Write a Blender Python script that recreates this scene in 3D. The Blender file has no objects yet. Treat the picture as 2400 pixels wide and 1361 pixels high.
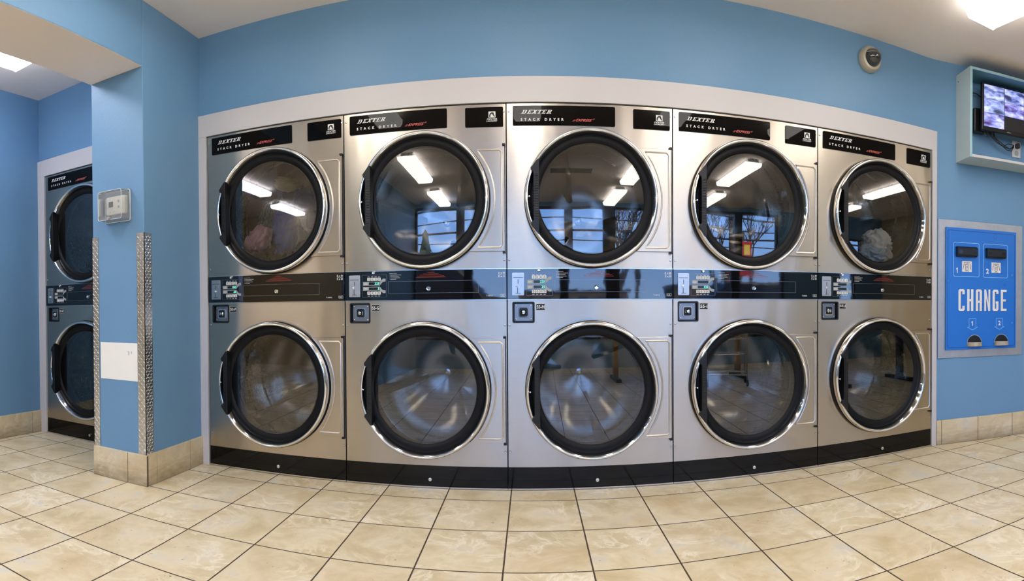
import bpy, bmesh, math, random
from mathutils import Vector, Matrix, noise

scene = bpy.context.scene
COL = scene.collection
PI = math.pi

# ------------------------------------------------------------------ camera
cam_data = bpy.data.cameras.new('camera')
cam = bpy.data.objects.new('camera', cam_data)
COL.objects.link(cam)
scene.camera = cam
cam_data.type = 'PANO'
cam_data.panorama_type = 'CENTRAL_CYLINDRICAL'
F_H, F_V, CX, CY = 1333.907, 1380.594, 1243.777, 731.322
cam_data.central_cylindrical_range_u_min = (0 - CX) / F_H
cam_data.central_cylindrical_range_u_max = (2400 - CX) / F_H
cam_data.central_cylindrical_range_v_min = (CY - 1361) / F_V
cam_data.central_cylindrical_range_v_max = CY / F_V
cam_data.central_cylindrical_radius = 1.0
cam_data.clip_start = 0.02
cam_data.clip_end = 400
_p, _r = -0.01120308, -0.00539890
_R = (Matrix(((math.cos(_r), 0, math.sin(_r)), (0, 1, 0), (-math.sin(_r), 0, math.cos(_r)))) @
      Matrix(((1, 0, 0), (0, math.cos(_p), math.sin(_p)), (0, -math.sin(_p), math.cos(_p)))))
_right, _fwd, _up = _R[0], _R[1], _R[2]
cam.matrix_world = Matrix(((_right[0], _up[0], -_fwd[0], 0), (_right[1], _up[1], -_fwd[1], 0),
                           (_right[2], _up[2], -_fwd[2], 0.9286), (0, 0, 0, 1)))

# ------------------------------------------------------------------ world, sun, exposure
world = bpy.data.worlds.new('world')
scene.world = world
world.use_nodes = True
wn, wl = world.node_tree.nodes, world.node_tree.links
tcw = wn.new('ShaderNodeTexCoord')
sepw = wn.new('ShaderNodeSeparateXYZ'); wl.new(tcw.outputs['Generated'], sepw.inputs[0])
skyr = wn.new('ShaderNodeValToRGB')                # clear winter sky: pale at the horizon, blue above
el = skyr.color_ramp.elements
el[0].position = 0.0; el[0].color = (0.36, 0.56, 0.95, 1)
el[1].position = 0.6; el[1].color = (0.09, 0.22, 0.66, 1)
e_ = el.new(0.10); e_.color = (0.24, 0.45, 0.95, 1)
e_ = el.new(0.25); e_.color = (0.16, 0.36, 0.88, 1)
wl.new(sepw.outputs[2], skyr.inputs[0])
wl.new(skyr.outputs[0], wn['Background'].inputs['Color'])
wn['Background'].inputs['Strength'].default_value = 4.5

sun_d = bpy.data.lights.new('sun', 'SUN')
sun_d.energy = 13.0
sun_d.angle = math.radians(0.6)
sun_d.color = (1.0, 0.93, 0.82)
sun_o = bpy.data.objects.new('sun', sun_d)
COL.objects.link(sun_o)
sun_o.rotation_euler = (math.radians(-50), 0, math.radians(-25))

scene.view_settings.view_transform = 'Standard'
scene.view_settings.look = 'None'
scene.view_settings.gamma = 1.0
scene.view_settings.use_curve_mapping = False
scene.view_settings.exposure = 0.86
LAMP = 5.6          # radiance of the fluorescent diffusers
scene.cycles.max_bounces = 10
scene.cycles.diffuse_bounces = 7
scene.cycles.glossy_bounces = 4
scene.cycles.transparent_max_bounces = 12
scene.cycles.caustics_reflective = False
scene.cycles.caustics_refractive = False
scene.cycles.sample_clamp_indirect = 6.0

# ------------------------------------------------------------------ main measures (metres)
W = 0.876                # one stack dryer
DY = 2.9546              # front plane of the dryer row
XD = -1.8741             # left edge of the row
XE = -3.365              # left edge of the dryer in the alcove
HD = 1.9400
H1, H2, H3 = 0.1135, 0.961, 1.1128
CEIL = 2.545
PX0, PX1, PY = -2.320, -1.935, 2.403     # partition end (pillar)
BACKY = -3.40
XR = 6.6
XL = -3.45
XS = -6.2                                  # far wall of the side room
WDOG = math.atan2(-0.2498, 0.9683)       # the wall right of the row turns by this angle
AX, AY = 2.551, 2.955

# ------------------------------------------------------------------ materials
def s2l(c):
    c = c / 255.0
    return c / 12.92 if c <= 0.04045 else ((c + 0.055) / 1.055) ** 2.4
def rgb(r, g, b): return (s2l(r), s2l(g), s2l(b), 1.0)

class NT:
    def __init__(self, name):
        self.m = bpy.data.materials.new(name)
        self.m.use_nodes = True
        self.t = self.m.node_tree
        self.b = self.t.nodes['Principled BSDF']
        self.out = self.t.nodes['Material Output']
    def n(self, kind, **kw):
        nd = self.t.nodes.new(kind)
        for k, v in kw.items(): setattr(nd, k, v)
        return nd
    def l(self, a, b): self.t.links.new(a, b)
    def math(self, op, a, b=None, c=None):
        nd = self.n('ShaderNodeMath', operation=op)
        for i, v in enumerate((a, b, c)):
            if v is None: continue
            if isinstance(v, (int, float)): nd.inputs[i].default_value = v
            else: self.l(v, nd.inputs[i])
        return nd.outputs[0]
    def mix(self, f, a, b):
        nd = self.n('ShaderNodeMix', data_type='RGBA')
        for i, v in ((0, f), (6, a), (7, b)):
            if isinstance(v, (int, float)): nd.inputs[i].default_value = v
            elif isinstance(v, tuple): nd.inputs[i].default_value = v
            else: self.l(v, nd.inputs[i])
        return nd.outputs[2]
    def noise(self, vec, scale, detail=3, rough=0.5, dist=0.0):
        nd = self.n('ShaderNodeTexNoise')
        nd.inputs['Scale'].default_value = scale
        nd.inputs['Detail'].default_value = detail
        nd.inputs['Roughness'].default_value = rough
        nd.inputs['Distortion'].default_value = dist
        if vec is not None: self.l(vec, nd.inputs['Vector'])
        return nd.outputs[0]
    def ramp(self, fac, stops):
        nd = self.n('ShaderNodeValToRGB')
        e = nd.color_ramp.elements
        while len(e) < len(stops): e.new(0.5)
        for i, (p, c) in enumerate(stops):
            e[i].position = p
            e[i].color = c if isinstance(c, tuple) else (c, c, c, 1)
        self.l(fac, nd.inputs[0])
        return nd.outputs[0]
    def scaled(self, vec, s):
        nd = self.n('ShaderNodeMapping')
        nd.inputs['Scale'].default_value = s
        self.l(vec, nd.inputs['Vector'])
        return nd.outputs[0]
    def bump(self, h, strength, dist):
        nd = self.n('ShaderNodeBump')
        nd.inputs['Strength'].default_value = strength
        nd.inputs['Distance'].default_value = dist
        self.l(h, nd.inputs['Height'])
        self.l(nd.outputs[0], self.b.inputs['Normal'])
        return nd
    def set(self, **kw):
        for k, v in kw.items():
            self.b.inputs[k.replace('_', ' ')].default_value = v

def simple(name, col, rough=0.5, metal=0.0, spec=0.5, emit=0.0, mottled=0.0, mscale=8.0, bump=0.0, bscale=60.0, coat=0.0):
    t = NT(name)
    t.set(Base_Color=col, Roughness=rough, Metallic=metal)
    t.b.inputs['Specular IOR Level'].default_value = spec
    t.b.inputs['Coat Weight'].default_value = coat
    if emit:
        t.b.inputs['Emission Color'].default_value = col
        t.b.inputs['Emission Strength'].default_value = emit
    tc = t.n('ShaderNodeTexCoord')
    if mottled:
        f = t.noise(tc.outputs['Object'], mscale, 4)
        dk = tuple(c * (1 - mottled) for c in col[:3]) + (1,)
        lt = tuple(min(1, c * (1 + mottled)) for c in col[:3]) + (1,)
        t.l(t.mix(f, dk, lt), t.b.inputs['Base Color'])
    if bump:
        t.bump(t.noise(tc.outputs['Object'], bscale, 2), 1.0, bump)
    return t.m

M = {}
M['blue_paint'] = simple('blue_wall_paint', rgb(107, 149, 187), 0.42, spec=0.35, mottled=0.03, mscale=2.0, bump=0.0006, bscale=90)
M['cream_paint'] = simple('cream_wall_paint', rgb(192, 178, 150), 0.5, mottled=0.02, mscale=2.0)
M['ceiling'] = simple('ceiling_paint', rgb(244, 234, 228), 0.75, mottled=0.02, mscale=1.5, bump=0.0005, bscale=60)
M['white_trim'] = simple('white_trim_paint', rgb(200, 198, 201), 0.45, mottled=0.015)
M['white_paper'] = simple('white_sheet', rgb(238, 238, 234), 0.5, mottled=0.03, mscale=14)
M['chrome'] = simple('chrome', (0.82, 0.82, 0.82, 1), 0.06, metal=1.0)
M['steel_small'] = simple('polished_steel', (0.62, 0.60, 0.57, 1), 0.22, metal=1.0)
M['plate_steel'] = simple('satin_steel_plate', (0.55, 0.55, 0.54, 1), 0.33, metal=1.0, mottled=0.12, mscale=20)
M['dark_steel'] = simple('dark_grey_plate', (0.30, 0.30, 0.31, 1), 0.32, metal=0.9, mottled=0.1, mscale=30)
M['rubber'] = simple('black_rubber', rgb(13, 13, 15), 0.5, spec=0.22)
M['black_plastic'] = simple('black_plastic', rgb(13, 13, 15), 0.38, spec=0.45)
M['black_paint'] = simple('black_painted_sheet', rgb(12, 12, 13), 0.5)
M['cabinet'] = simple('cabinet_sheet', rgb(60, 62, 64), 0.5, metal=0.3)
M['print_white'] = simple('white_print', rgb(225, 225, 225), 0.5)
M['print_grey'] = simple('grey_print', rgb(150, 156, 158), 0.5)
M['print_red'] = simple('red_print', rgb(176, 62, 44), 0.5)
M['print_pink'] = simple('pink_print', rgb(206, 92, 88), 0.5)
M['print_black'] = simple('black_print', rgb(14, 14, 14), 0.5)
M['digit'] = simple('green_digits', (0.15, 0.85, 0.62, 1), 0.5, emit=1.2)
M['lcd'] = simple('dark_display', rgb(16, 26, 26), 0.2)
M['cream_plastic'] = simple('cream_plastic', rgb(226, 222, 206), 0.4)
M['beige_metal'] = simple('beige_metal', rgb(190, 180, 160), 0.35, metal=0.3)
M['dome'] = simple('smoked_dome', rgb(38, 34, 30), 0.05, spec=0.8, coat=1.0)
M['housing'] = simple('white_enamel', rgb(225, 225, 222), 0.4)
M['box_blue'] = simple('pale_blue_wood', rgb(192, 206, 208), 0.45, mottled=0.03)
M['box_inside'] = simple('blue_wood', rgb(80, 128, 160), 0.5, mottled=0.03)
M['box_edge'] = simple('worn_light_edge', rgb(150, 190, 205), 0.5)
M['oak'] = simple('varnished_oak', rgb(150, 105, 45), 0.35, mottled=0.2, mscale=12)
M['table_top'] = simple('laminate_top', rgb(196, 190, 176), 0.4, mottled=0.04)
M['rim_steel'] = simple('pressed_steel_rim', (0.66, 0.61, 0.55, 1), 0.34, metal=1.0)
M['smoke'] = simple('smoked_window', rgb(36, 36, 40), 0.15)
M['wire'] = simple('wire_chrome', (0.6, 0.6, 0.6, 1), 0.25, metal=1.0)
M['asphalt'] = simple('asphalt', rgb(74, 71, 68), 0.9, mottled=0.2, mscale=3)
M['bark'] = simple('bare_bark', rgb(78, 66, 56), 0.9)
M['pole'] = simple('weathered_pole', rgb(74, 64, 56), 0.9)
M['cable'] = simple('black_cable', rgb(20, 20, 22), 0.6)
M['brick'] = simple('brown_building', rgb(96, 84, 74), 0.9, mottled=0.2, mscale=1.5)
M['sign_red'] = simple('red_sign_face', rgb(190, 40, 30), 0.5)
M['sign_yellow'] = simple('yellow_sign_face', rgb(235, 190, 60), 0.5)
M['car_paint'] = simple('dark_car_paint', rgb(20, 21, 25), 0.45, spec=0.3)
M['tyre'] = simple('tyre', rgb(18, 18, 18), 0.8)
M['conifer'] = simple('conifer_green', rgb(50, 74, 44), 0.9, mottled=0.4, mscale=6)
M['bronze'] = simple('dark_bronze_frame', rgb(34, 33, 34), 0.4, metal=0.3)

def stone(name, floor):
    t = NT(name)
    geo = t.n('ShaderNodeNewGeometry')
    sep = t.n('ShaderNodeSeparateXYZ'); t.l(geo.outputs['Position'], sep.inputs[0])
    if floor:
        PXT, PYT, OX, OY, G = 0.3265, 0.378, 0.222, 2.792, 0.0032
        u = t.math('DIVIDE', t.math('SUBTRACT', sep.outputs[0], OX), PXT)
        v = t.math('DIVIDE', t.math('SUBTRACT', sep.outputs[1], OY), PYT)
        iu, iv = t.math('FLOOR', u), t.math('FLOOR', v)
        du = t.math('MULTIPLY', t.math('PINGPONG', u, 0.5), PXT)
        dv = t.math('MULTIPLY', t.math('PINGPONG', v, 0.5), PYT)
        edge = t.math('MINIMUM', du, dv)
        wob = t.math('MULTIPLY', t.noise(geo.outputs['Position'], 30, 2), 0.0012)
        e2 = t.math('SUBTRACT', edge, wob)
        grout = t.math('LESS_THAN', e2, G - 0.0006)
        cid = t.n('ShaderNodeCombineXYZ'); t.l(iu, cid.inputs[0]); t.l(iv, cid.inputs[1])
        wn_ = t.n('ShaderNodeTexWhiteNoise', noise_dimensions='3D'); t.l(cid.outputs[0], wn_.inputs['Vector'])
        off = t.n('ShaderNodeVectorMath', operation='SCALE'); t.l(wn_.outputs['Color'], off.inputs[0]); off.inputs['Scale'].default_value = 40
        vec = t.n('ShaderNodeVectorMath', operation='ADD'); t.l(geo.outputs['Position'], vec.inputs[0]); t.l(off.outputs[0], vec.inputs[1])
        V = vec.outputs[0]
        tone = wn_.outputs['Value']
    else:
        V = geo.outputs['Position']
        tone = None
    base = t.ramp(t.noise(V, 5.5, 6, 0.6, 0.4), [(0.32, rgb(208, 190, 148)), (0.48, rgb(225, 209, 173)), (0.58, rgb(234, 220, 188)), (0.70, rgb(220, 216, 202))])
    vein = t.noise(V, 4.2, 8, 0.62, 1.3)
    vm = t.ramp(t.math('ABSOLUTE', t.math('SUBTRACT', vein, 0.5)), [(0.0, 1.0), (0.028, 0.35), (0.06, 0.0)])
    msk = t.ramp(t.noise(V, 2.4, 3), [(0.45, 0.0), (0.62, 1.0)])
    vf = t.math('MULTIPLY', vm, t.math('MULTIPLY', msk, 0.9))
    c = t.mix(vf, base, rgb(252, 243, 222))
    warm = t.ramp(t.noise(V, 3.0, 5, 0.6, 0.6), [(0.52, 0.0), (0.68, 0.45)])
    c = t.mix(warm, c, rgb(200, 172, 124))
    speck = t.ramp(t.noise(V, 85, 2, 0.5), [(0.27, 1.0), (0.31, 0.0)])
    pm = t.ramp(t.noise(V, 9, 2), [(0.54, 0.0), (0.62, 1.0)])
    c = t.mix(t.math('MULTIPLY', speck, t.math('MULTIPLY', pm, 0.8)), c, rgb(90, 74, 56))
    if tone is not None:
        c = t.mix(t.math('MULTIPLY', tone, 0.16), c, rgb(192, 178, 152))
        c = t.mix(grout, c, rgb(78, 66, 54))
        h = t.math('SMOOTH_MIN', t.math('DIVIDE', edge, G), 1.6, 0.4)
        t.bump(t.math('ADD', h, t.math('MULTIPLY', t.noise(V, 40, 4), 0.25)), 0.35, 0.002)
        ro = t.mix(grout, (0.34, 0.34, 0.34, 1), (0.85, 0.85, 0.85, 1))
        t.l(ro, t.b.inputs['Roughness'])
        t.b.inputs['Specular IOR Level'].default_value = 0.35
    else:
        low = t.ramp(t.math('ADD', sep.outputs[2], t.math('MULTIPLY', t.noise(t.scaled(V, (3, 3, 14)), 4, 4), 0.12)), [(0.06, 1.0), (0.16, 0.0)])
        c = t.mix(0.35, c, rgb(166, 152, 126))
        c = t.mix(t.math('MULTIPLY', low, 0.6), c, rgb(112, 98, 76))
        t.bump(t.noise(t.scaled(V, (1, 1, 3)), 22, 4), 0.4, 0.002)
        t.set(Roughness=0.45)
    t.l(c, t.b.inputs['Base Color'])
    return t.m
M['floor'] = stone('floor_tile', True)
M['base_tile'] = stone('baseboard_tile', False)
M['grout'] = simple('grout', rgb(92, 80, 66), 0.9)

def steel():
    t = NT('brushed_stainless')
    geo = t.n('ShaderNodeNewGeometry')
    P = geo.outputs['Position']
    t.set(Metallic=1.0, Roughness=0.27)
    t.b.inputs['Anisotropic'].default_value = 0.88
    t.b.inputs['Anisotropic Rotation'].default_value = 0.25
    tan = t.n('ShaderNodeTangent', direction_type='UV_MAP'); tan.uv_map = 'UVMap'
    t.l(tan.outputs[0], t.b.inputs['Tangent'])
    grain = t.noise(t.scaled(P, (6, 1, 900)), 1.0, 2)
    c = t.mix(grain, (0.47, 0.415, 0.345, 1), (0.60, 0.53, 0.445, 1))
    t.l(c, t.b.inputs['Base Color'])
    w = t.noise(t.scaled(P, (3.2, 1, 1.1)), 1.0, 2, 0.45)
    t.bump(w, 1.0, 0.010)
    return t.m
M['steel'] = steel()

def gloss_black():
    t = NT('gloss_black_panel')
    geo = t.n('ShaderNodeNewGeometry')
    t.set(Base_Color=rgb(9, 9, 11), Roughness=0.03)
    t.b.inputs['Specular IOR Level'].default_value = 0.85
    t.bump(t.noise(t.scaled(geo.outputs['Position'], (1, 1, 1)), 9, 2, 0.5), 1.0, 0.0002)
    return t.m
M['gloss'] = gloss_black()
M['kick'] = simple('black_kick_panel', rgb(9, 9, 9), 0.08, spec=0.3)
M['header_film'] = simple('black_header_film', rgb(10, 9, 9), 0.02, spec=0.14)

def diamond():
    t = NT('diamond_plate')
    t.set(Metallic=1.0, Roughness=0.24)
    tc = t.n('ShaderNodeTexCoord')
    c = t.mix(t.noise(tc.outputs['Object'], 40, 3), (0.40, 0.42, 0.45, 1), (0.80, 0.84, 0.90, 1))
    t.l(c, t.b.inputs['Base Color'])
    t.bump(t.noise(tc.outputs['Object'], 16, 3), 0.6, 0.003)
    return t.m
M['diamond'] = diamond()
M['diamond'].node_tree.nodes['Principled BSDF'].inputs['Roughness'].default_value = 0.3

def glassy(name, tint, refl, rough=0.0, bumpd=0.0, fres=True):
    t = NT(name)
    t.t.nodes.remove(t.b)
    tr = t.n('ShaderNodeBsdfTransparent'); tr.inputs[0].default_value = tint
    gl = t.n('ShaderNodeBsdfGlossy'); gl.inputs['Roughness'].default_value = rough
    gl.inputs['Color'].default_value = (1, 1, 1, 1)
    mx = t.n('ShaderNodeMixShader')
    fr = t.n('ShaderNodeFresnel'); fr.inputs[0].default_value = 1.5
    f = t.math('ADD', t.math('MULTIPLY', fr.outputs[0], 1.0), refl)
    t.l(f, mx.inputs[0]); t.l(tr.outputs[0], mx.inputs[1]); t.l(gl.outputs[0], mx.inputs[2])
    if bumpd:
        geo = t.n('ShaderNodeNewGeometry')
        nd = t.n('ShaderNodeBump'); nd.inputs['Distance'].default_value = bumpd
        t.l(t.noise(geo.outputs['Position'], 3, 2), nd.inputs['Height'])
        t.l(nd.outputs[0], gl.inputs['Normal'])
    t.l(mx.outputs[0], t.out.inputs[0])
    return t.m
M['door_glass'] = glassy('tinted_door_glass', (0.72, 0.72, 0.72, 1), 0.06)
M['window_glass'] = glassy('window_glass', (0.93, 0.95, 0.95, 1), 0.0)
def acrylic():
    t = NT('clear_acrylic')
    t.t.nodes.remove(t.b)
    tr = t.n('ShaderNodeBsdfTransparent'); tr.inputs[0].default_value = (0.97, 0.98, 0.99, 1)
    df = t.n('ShaderNodeBsdfDiffuse'); df.inputs[0].default_value = (0.85, 0.9, 0.95, 1)
    gl = t.n('ShaderNodeBsdfGlossy'); gl.inputs['Roughness'].default_value = 0.12
    m1 = t.n('ShaderNodeMixShader'); m1.inputs[0].default_value = 0.16
    t.l(tr.outputs[0], m1.inputs[1]); t.l(df.outputs[0], m1.inputs[2])
    m2 = t.n('ShaderNodeMixShader'); fr = t.n('ShaderNodeFresnel'); fr.inputs[0].default_value = 1.35
    t.l(fr.outputs[0], m2.inputs[0]); t.l(m1.outputs[0], m2.inputs[1]); t.l(gl.outputs[0], m2.inputs[2])
    t.l(m2.outputs[0], t.out.inputs[0])
    return t.m
M['clear_plastic'] = acrylic()

def drum_mat(name, radial):
    t = NT(name)
    t.set(Metallic=1.0, Roughness=0.30)
    uv = t.n('ShaderNodeUVMap'); uv.uv_map = 'UVMap'
    sep = t.n('ShaderNodeSeparateXYZ'); t.l(uv.outputs[0], sep.inputs[0])
    # hexagonal dot grid: u, v in metres
    S = 0.0135
    a = t.math('DIVIDE', sep.outputs[0], S); b = t.math('DIVIDE', sep.outputs[1], S * 0.866)
    row = t.math('FLOOR', b)
    sh = t.math('MULTIPLY', t.math('MODULO', row, 2.0), 0.5)
    fu = t.math('SUBTRACT', t.math('FRACT', t.math('ADD', a, sh)), 0.5)
    fv = t.math('SUBTRACT', t.math('FRACT', b), 0.5)
    d = t.math('ADD', t.math('MULTIPLY', fu, fu), t.math('MULTIPLY', fv, fv))
    hole = t.math('LESS_THAN', d, 0.095)
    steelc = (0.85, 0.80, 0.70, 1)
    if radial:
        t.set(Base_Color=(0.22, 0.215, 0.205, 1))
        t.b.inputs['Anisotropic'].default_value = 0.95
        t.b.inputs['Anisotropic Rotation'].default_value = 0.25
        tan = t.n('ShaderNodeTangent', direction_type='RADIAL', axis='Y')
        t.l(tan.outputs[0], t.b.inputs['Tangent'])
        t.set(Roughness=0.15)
    else:
        t.l(t.mix(hole, steelc, (0.02, 0.02, 0.02, 1)), t.b.inputs['Base Color'])
        t.l(t.mix(hole, (0.09, 0.09, 0.09, 1), (0.9, 0.9, 0.9, 1)), t.b.inputs['Roughness'])
    return t.m
M['drum'] = drum_mat('perforated_drum_steel', False)
M['vane'] = simple('drum_vane_steel', (0.66, 0.64, 0.60, 1), 0.08, metal=1.0)
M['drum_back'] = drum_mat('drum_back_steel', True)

def lamp_mat(name='lit_acrylic_diffuser', col=(1.0, 0.965, 0.90, 1), k=1.0):
    t = NT(name)
    t.set(Base_Color=(0.9, 0.9, 0.9, 1), Roughness=0.4)
    t.b.inputs['Emission Color'].default_value = col
    t.b.inputs['Emission Strength'].default_value = LAMP*k
    return t.m
M['lamp'] = lamp_mat()
M['cool_lamp'] = lamp_mat('lit_cool_diffuser', (0.88, 0.90, 1.0, 1), 1.55)

def blue_droplets():
    t = NT('blue_printed_panel')
    tc = t.n('ShaderNodeTexCoord')
    P = tc.outputs['Object']
    vor = t.n('ShaderNodeTexVoronoi', feature='DISTANCE_TO_EDGE'); vor.inputs['Scale'].default_value = 12
    v2 = t.n('ShaderNodeTexVoronoi', feature='F1'); v2.inputs['Scale'].default_value = 13
    v2.inputs['Randomness'].default_value = 1.0
    t.l(P, v2.inputs['Vector'])
    ring = t.ramp(v2.outputs['Distance'], [(0.20, 0.0), (0.235, 1.0), (0.27, 0.0)])
    sepc = t.n('ShaderNodeSeparateColor'); t.l(v2.outputs['Color'], sepc.inputs[0])
    sel = t.math('GREATER_THAN', sepc.outputs[0], 0.62)
    c = t.mix(t.math('MULTIPLY', t.math('MULTIPLY', ring, sel), 0.45), rgb(26, 112, 208), rgb(14, 70, 158))
    dot = t.ramp(v2.outputs['Distance'], [(0.05, 1.0), (0.08, 0.0)])
    c = t.mix(t.math('MULTIPLY', t.math('MULTIPLY', dot, sel), 0.5), c, rgb(120, 190, 240))
    t.l(c, t.b.inputs['Base Color'])
    t.set(Roughness=0.35)
    return t.m
M['change_blue'] = blue_droplets()
M['navy_print'] = simple('navy_print', rgb(12, 48, 120), 0.4)
M['pale_print'] = simple('pale_blue_print', rgb(160, 210, 245), 0.4)

def machine_steel():
    t = NT('matt_steel_surround')
    tc = t.n('ShaderNodeTexCoord')
    t.set(Metallic=0.9, Roughness=0.45)
    c = t.mix(t.noise(tc.outputs['Object'], 14, 5, 0.7), (0.36, 0.36, 0.355, 1), (0.55, 0.545, 0.53, 1))
    t.l(c, t.b.inputs['Base Color'])
    return t.m
M['machine_steel'] = machine_steel()

def screen_mat():
    t = NT('monitor_picture')
    uv = t.n('ShaderNodeUVMap'); uv.uv_map = 'UVMap'
    sep = t.n('ShaderNodeSeparateXYZ'); t.l(uv.outputs[0], sep.inputs[0])
    u, v = sep.outputs[0], sep.outputs[1]
    iu = t.math('FLOOR', t.math('MULTIPLY', u, 3.0)); iv = t.math('FLOOR', t.math('MULTIPLY', v, 3.0))
    cid = t.n('ShaderNodeCombineXYZ'); t.l(iu, cid.inputs[0]); t.l(iv, cid.inputs[1])
    wn_ = t.n('ShaderNodeTexWhiteNoise', noise_dimensions='3D'); t.l(cid.outputs[0], wn_.inputs['Vector'])
    off = t.n('ShaderNodeVectorMath', operation='MULTIPLY_ADD')
    t.l(wn_.outputs['Color'], off.inputs[0]); off.inputs[1].default_value = (7, 7, 7); t.l(uv.outputs[0], off.inputs[2])
    n1 = t.noise(t.scaled(off.outputs[0], (1, 1.4, 1)), 5, 5, 0.6, 0.3)
    c = t.ramp(n1, [(0.34, rgb(30, 36, 60)), (0.44, rgb(88, 104, 170)), (0.53, rgb(142, 156, 214)), (0.68, rgb(206, 214, 238))])
    tint = t.mix(0.07, c, wn_.outputs['Color'])
    line = t.math('MINIMUM', t.math('PINGPONG', t.math('MULTIPLY', u, 3.0), 0.5), t.math('PINGPONG', t.math('MULTIPLY', v, 3.0), 0.5))
    tint = t.mix(t.math('LESS_THAN', line, 0.012), tint, (0.02, 0.02, 0.03, 1))
    off_area = t.math('MULTIPLY', t.math('GREATER_THAN', u, 0.3333), t.math('LESS_THAN', v, 0.3333))
    tint = t.mix(off_area, tint, (0.008, 0.008, 0.01, 1))
    t.set(Base_Color=(0.01, 0.01, 0.01, 1), Roughness=0.12)
    t.l(tint, t.b.inputs['Emission Color'])
    t.b.inputs['Emission Strength'].default_value = 0.9
    return t.m
M['screen'] = screen_mat()

# ------------------------------------------------------------------ mesh helpers
class MB:
    def __init__(self): self.v, self.f, self.uv = [], [], {}
    def add(self, vs, fs):
        o = len(self.v); self.v += [tuple(p) for p in vs]; self.f += [tuple(i + o for i in f) for f in fs]
        return self
    def box(self, x0, x1, y0, y1, z0, z1):
        return self.add([(x0,y0,z0),(x1,y0,z0),(x1,y1,z0),(x0,y1,z0),(x0,y0,z1),(x1,y0,z1),(x1,y1,z1),(x0,y1,z1)],
                        [(0,3,2,1),(4,5,6,7),(0,1,5,4),(1,2,6,5),(2,3,7,6),(3,0,4,7)])
    def prism(self, pts, y0, y1):            # outline in x,z (counter-clockwise seen from -y), extruded along y
        n = len(pts)
        vs = [(p[0], y0, p[1]) for p in pts] + [(p[0], y1, p[1]) for p in pts]
        fs = [tuple(range(n)), tuple(range(2*n-1, n-1, -1))] + [(i, i+n, (i+1) % n + n, (i+1) % n) for i in range(n)]
        return self.add(vs, fs)
    def prism_z(self, pts, z0, z1):          # outline in x,y extruded upwards
        n = len(pts)
        vs = [(p[0], p[1], z0) for p in pts] + [(p[0], p[1], z1) for p in pts]
        fs = [tuple(range(n-1, -1, -1)), tuple(range(n, 2*n))] + [(i, (i+1) % n, (i+1) % n + n, i+n) for i in range(n)]
        return self.add(vs, fs)
    def lathe(self, cx, cz, prof, n=64, cap0=False, cap1=False, y=0.0):   # prof (r, y) spun about the y axis
        vs, fs, m = [], [], len(prof)
        for i in range(n):
            a = 2*PI*i/n
            for r, yy in prof: vs.append((cx + r*math.cos(a), yy + y, cz + r*math.sin(a)))
        for i in range(n):
            j = (i+1) % n
            for k in range(m-1): fs.append((i*m+k, j*m+k, j*m+k+1, i*m+k+1))
        if cap0: fs.append(tuple(i*m for i in range(n)))
        if cap1: fs.append(tuple(i*m+m-1 for i in range(n-1, -1, -1)))
        return self.add(vs, fs)
    def tube(self, path, r, n=8, closed=False, radii=None):
        P = [Vector(p) for p in path]; m = len(P); vs, fs = [], []
        prev = None
        for i, p in enumerate(P):
            if closed: d = (P[(i+1) % m] - P[i-1])
            else: d = P[min(i+1, m-1)] - P[max(i-1, 0)]
            d.normalize()
            ref = prev if prev is not None else (Vector((0,0,1)) if abs(d.z) < 0.9 else Vector((1,0,0)))
            a = (ref - d*ref.dot(d))
            if a.length < 1e-6: a = d.orthogonal()
            a.normalize(); prev = a; b = d.cross(a)
            rr = radii[i] if radii else r
            for k in range(n):
                t = 2*PI*k/n
                vs.append(p + a*rr*math.cos(t) + b*rr*math.sin(t))
        segs = m if closed else m-1
        for i in range(segs):
            j = (i+1) % m
            for k in range(n): fs.append((i*n+k, i*n+(k+1) % n, j*n+(k+1) % n, j*n+k))
        if not closed:
            fs.append(tuple(range(n-1, -1, -1))); fs.append(tuple((m-1)*n+k for k in range(n)))
        return self.add(vs, fs)
    def cyl(self, p0, p1, r, n=16): return self.tube([p0, p1], r, n)
    def poly(self, pts, y):                   # one flat facet facing -y
        return self.add([(p[0], y, p[1]) for p in pts], [tuple(range(len(pts)))])
    def merge(self, other):
        return self.add(other.v, other.f)
    def build(self, name, mat, parent=None, smooth=False, bevel=0.0, uv=None, angle=35, fix=True):
        me = bpy.data.meshes.new(name)
        me.from_pydata(self.v, [], self.f); me.validate(); 
        if fix:
            bm = bmesh.new(); bm.from_mesh(me); bmesh.ops.recalc_face_normals(bm, faces=bm.faces); bm.to_mesh(me); bm.free()
        me.materials.append(mat)
        if uv:
            L = me.uv_layers.new(name='UVMap')
            for lp in me.loops: L.data[lp.index].uv = uv(me.vertices[lp.vertex_index].co)
        if smooth:
            me.polygons.foreach_set('use_smooth', [True]*len(me.polygons))
            if angle: me.set_sharp_from_angle(angle=math.radians(angle))
        o = bpy.data.objects.new(name, me); COL.objects.link(o)
        if parent is not None: o.parent = parent
        if bevel:
            md = o.modifiers.new('bevel', 'BEVEL'); md.width = bevel; md.segments = 2; md.limit_method = 'ANGLE'; md.angle_limit = math.radians(40)
        return o

def rrect(x0, x1, z0, z1, r, n=5):
    pts = []
    for cx, cz, a0 in ((x1-r, z0+r, -PI/2), (x1-r, z1-r, 0), (x0+r, z1-r, PI/2), (x0+r, z0+r, PI)):
        for i in range(n+1):
            a = a0 + PI/2*i/n; pts.append((cx+r*math.cos(a), cz+r*math.sin(a)))
    return pts

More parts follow.
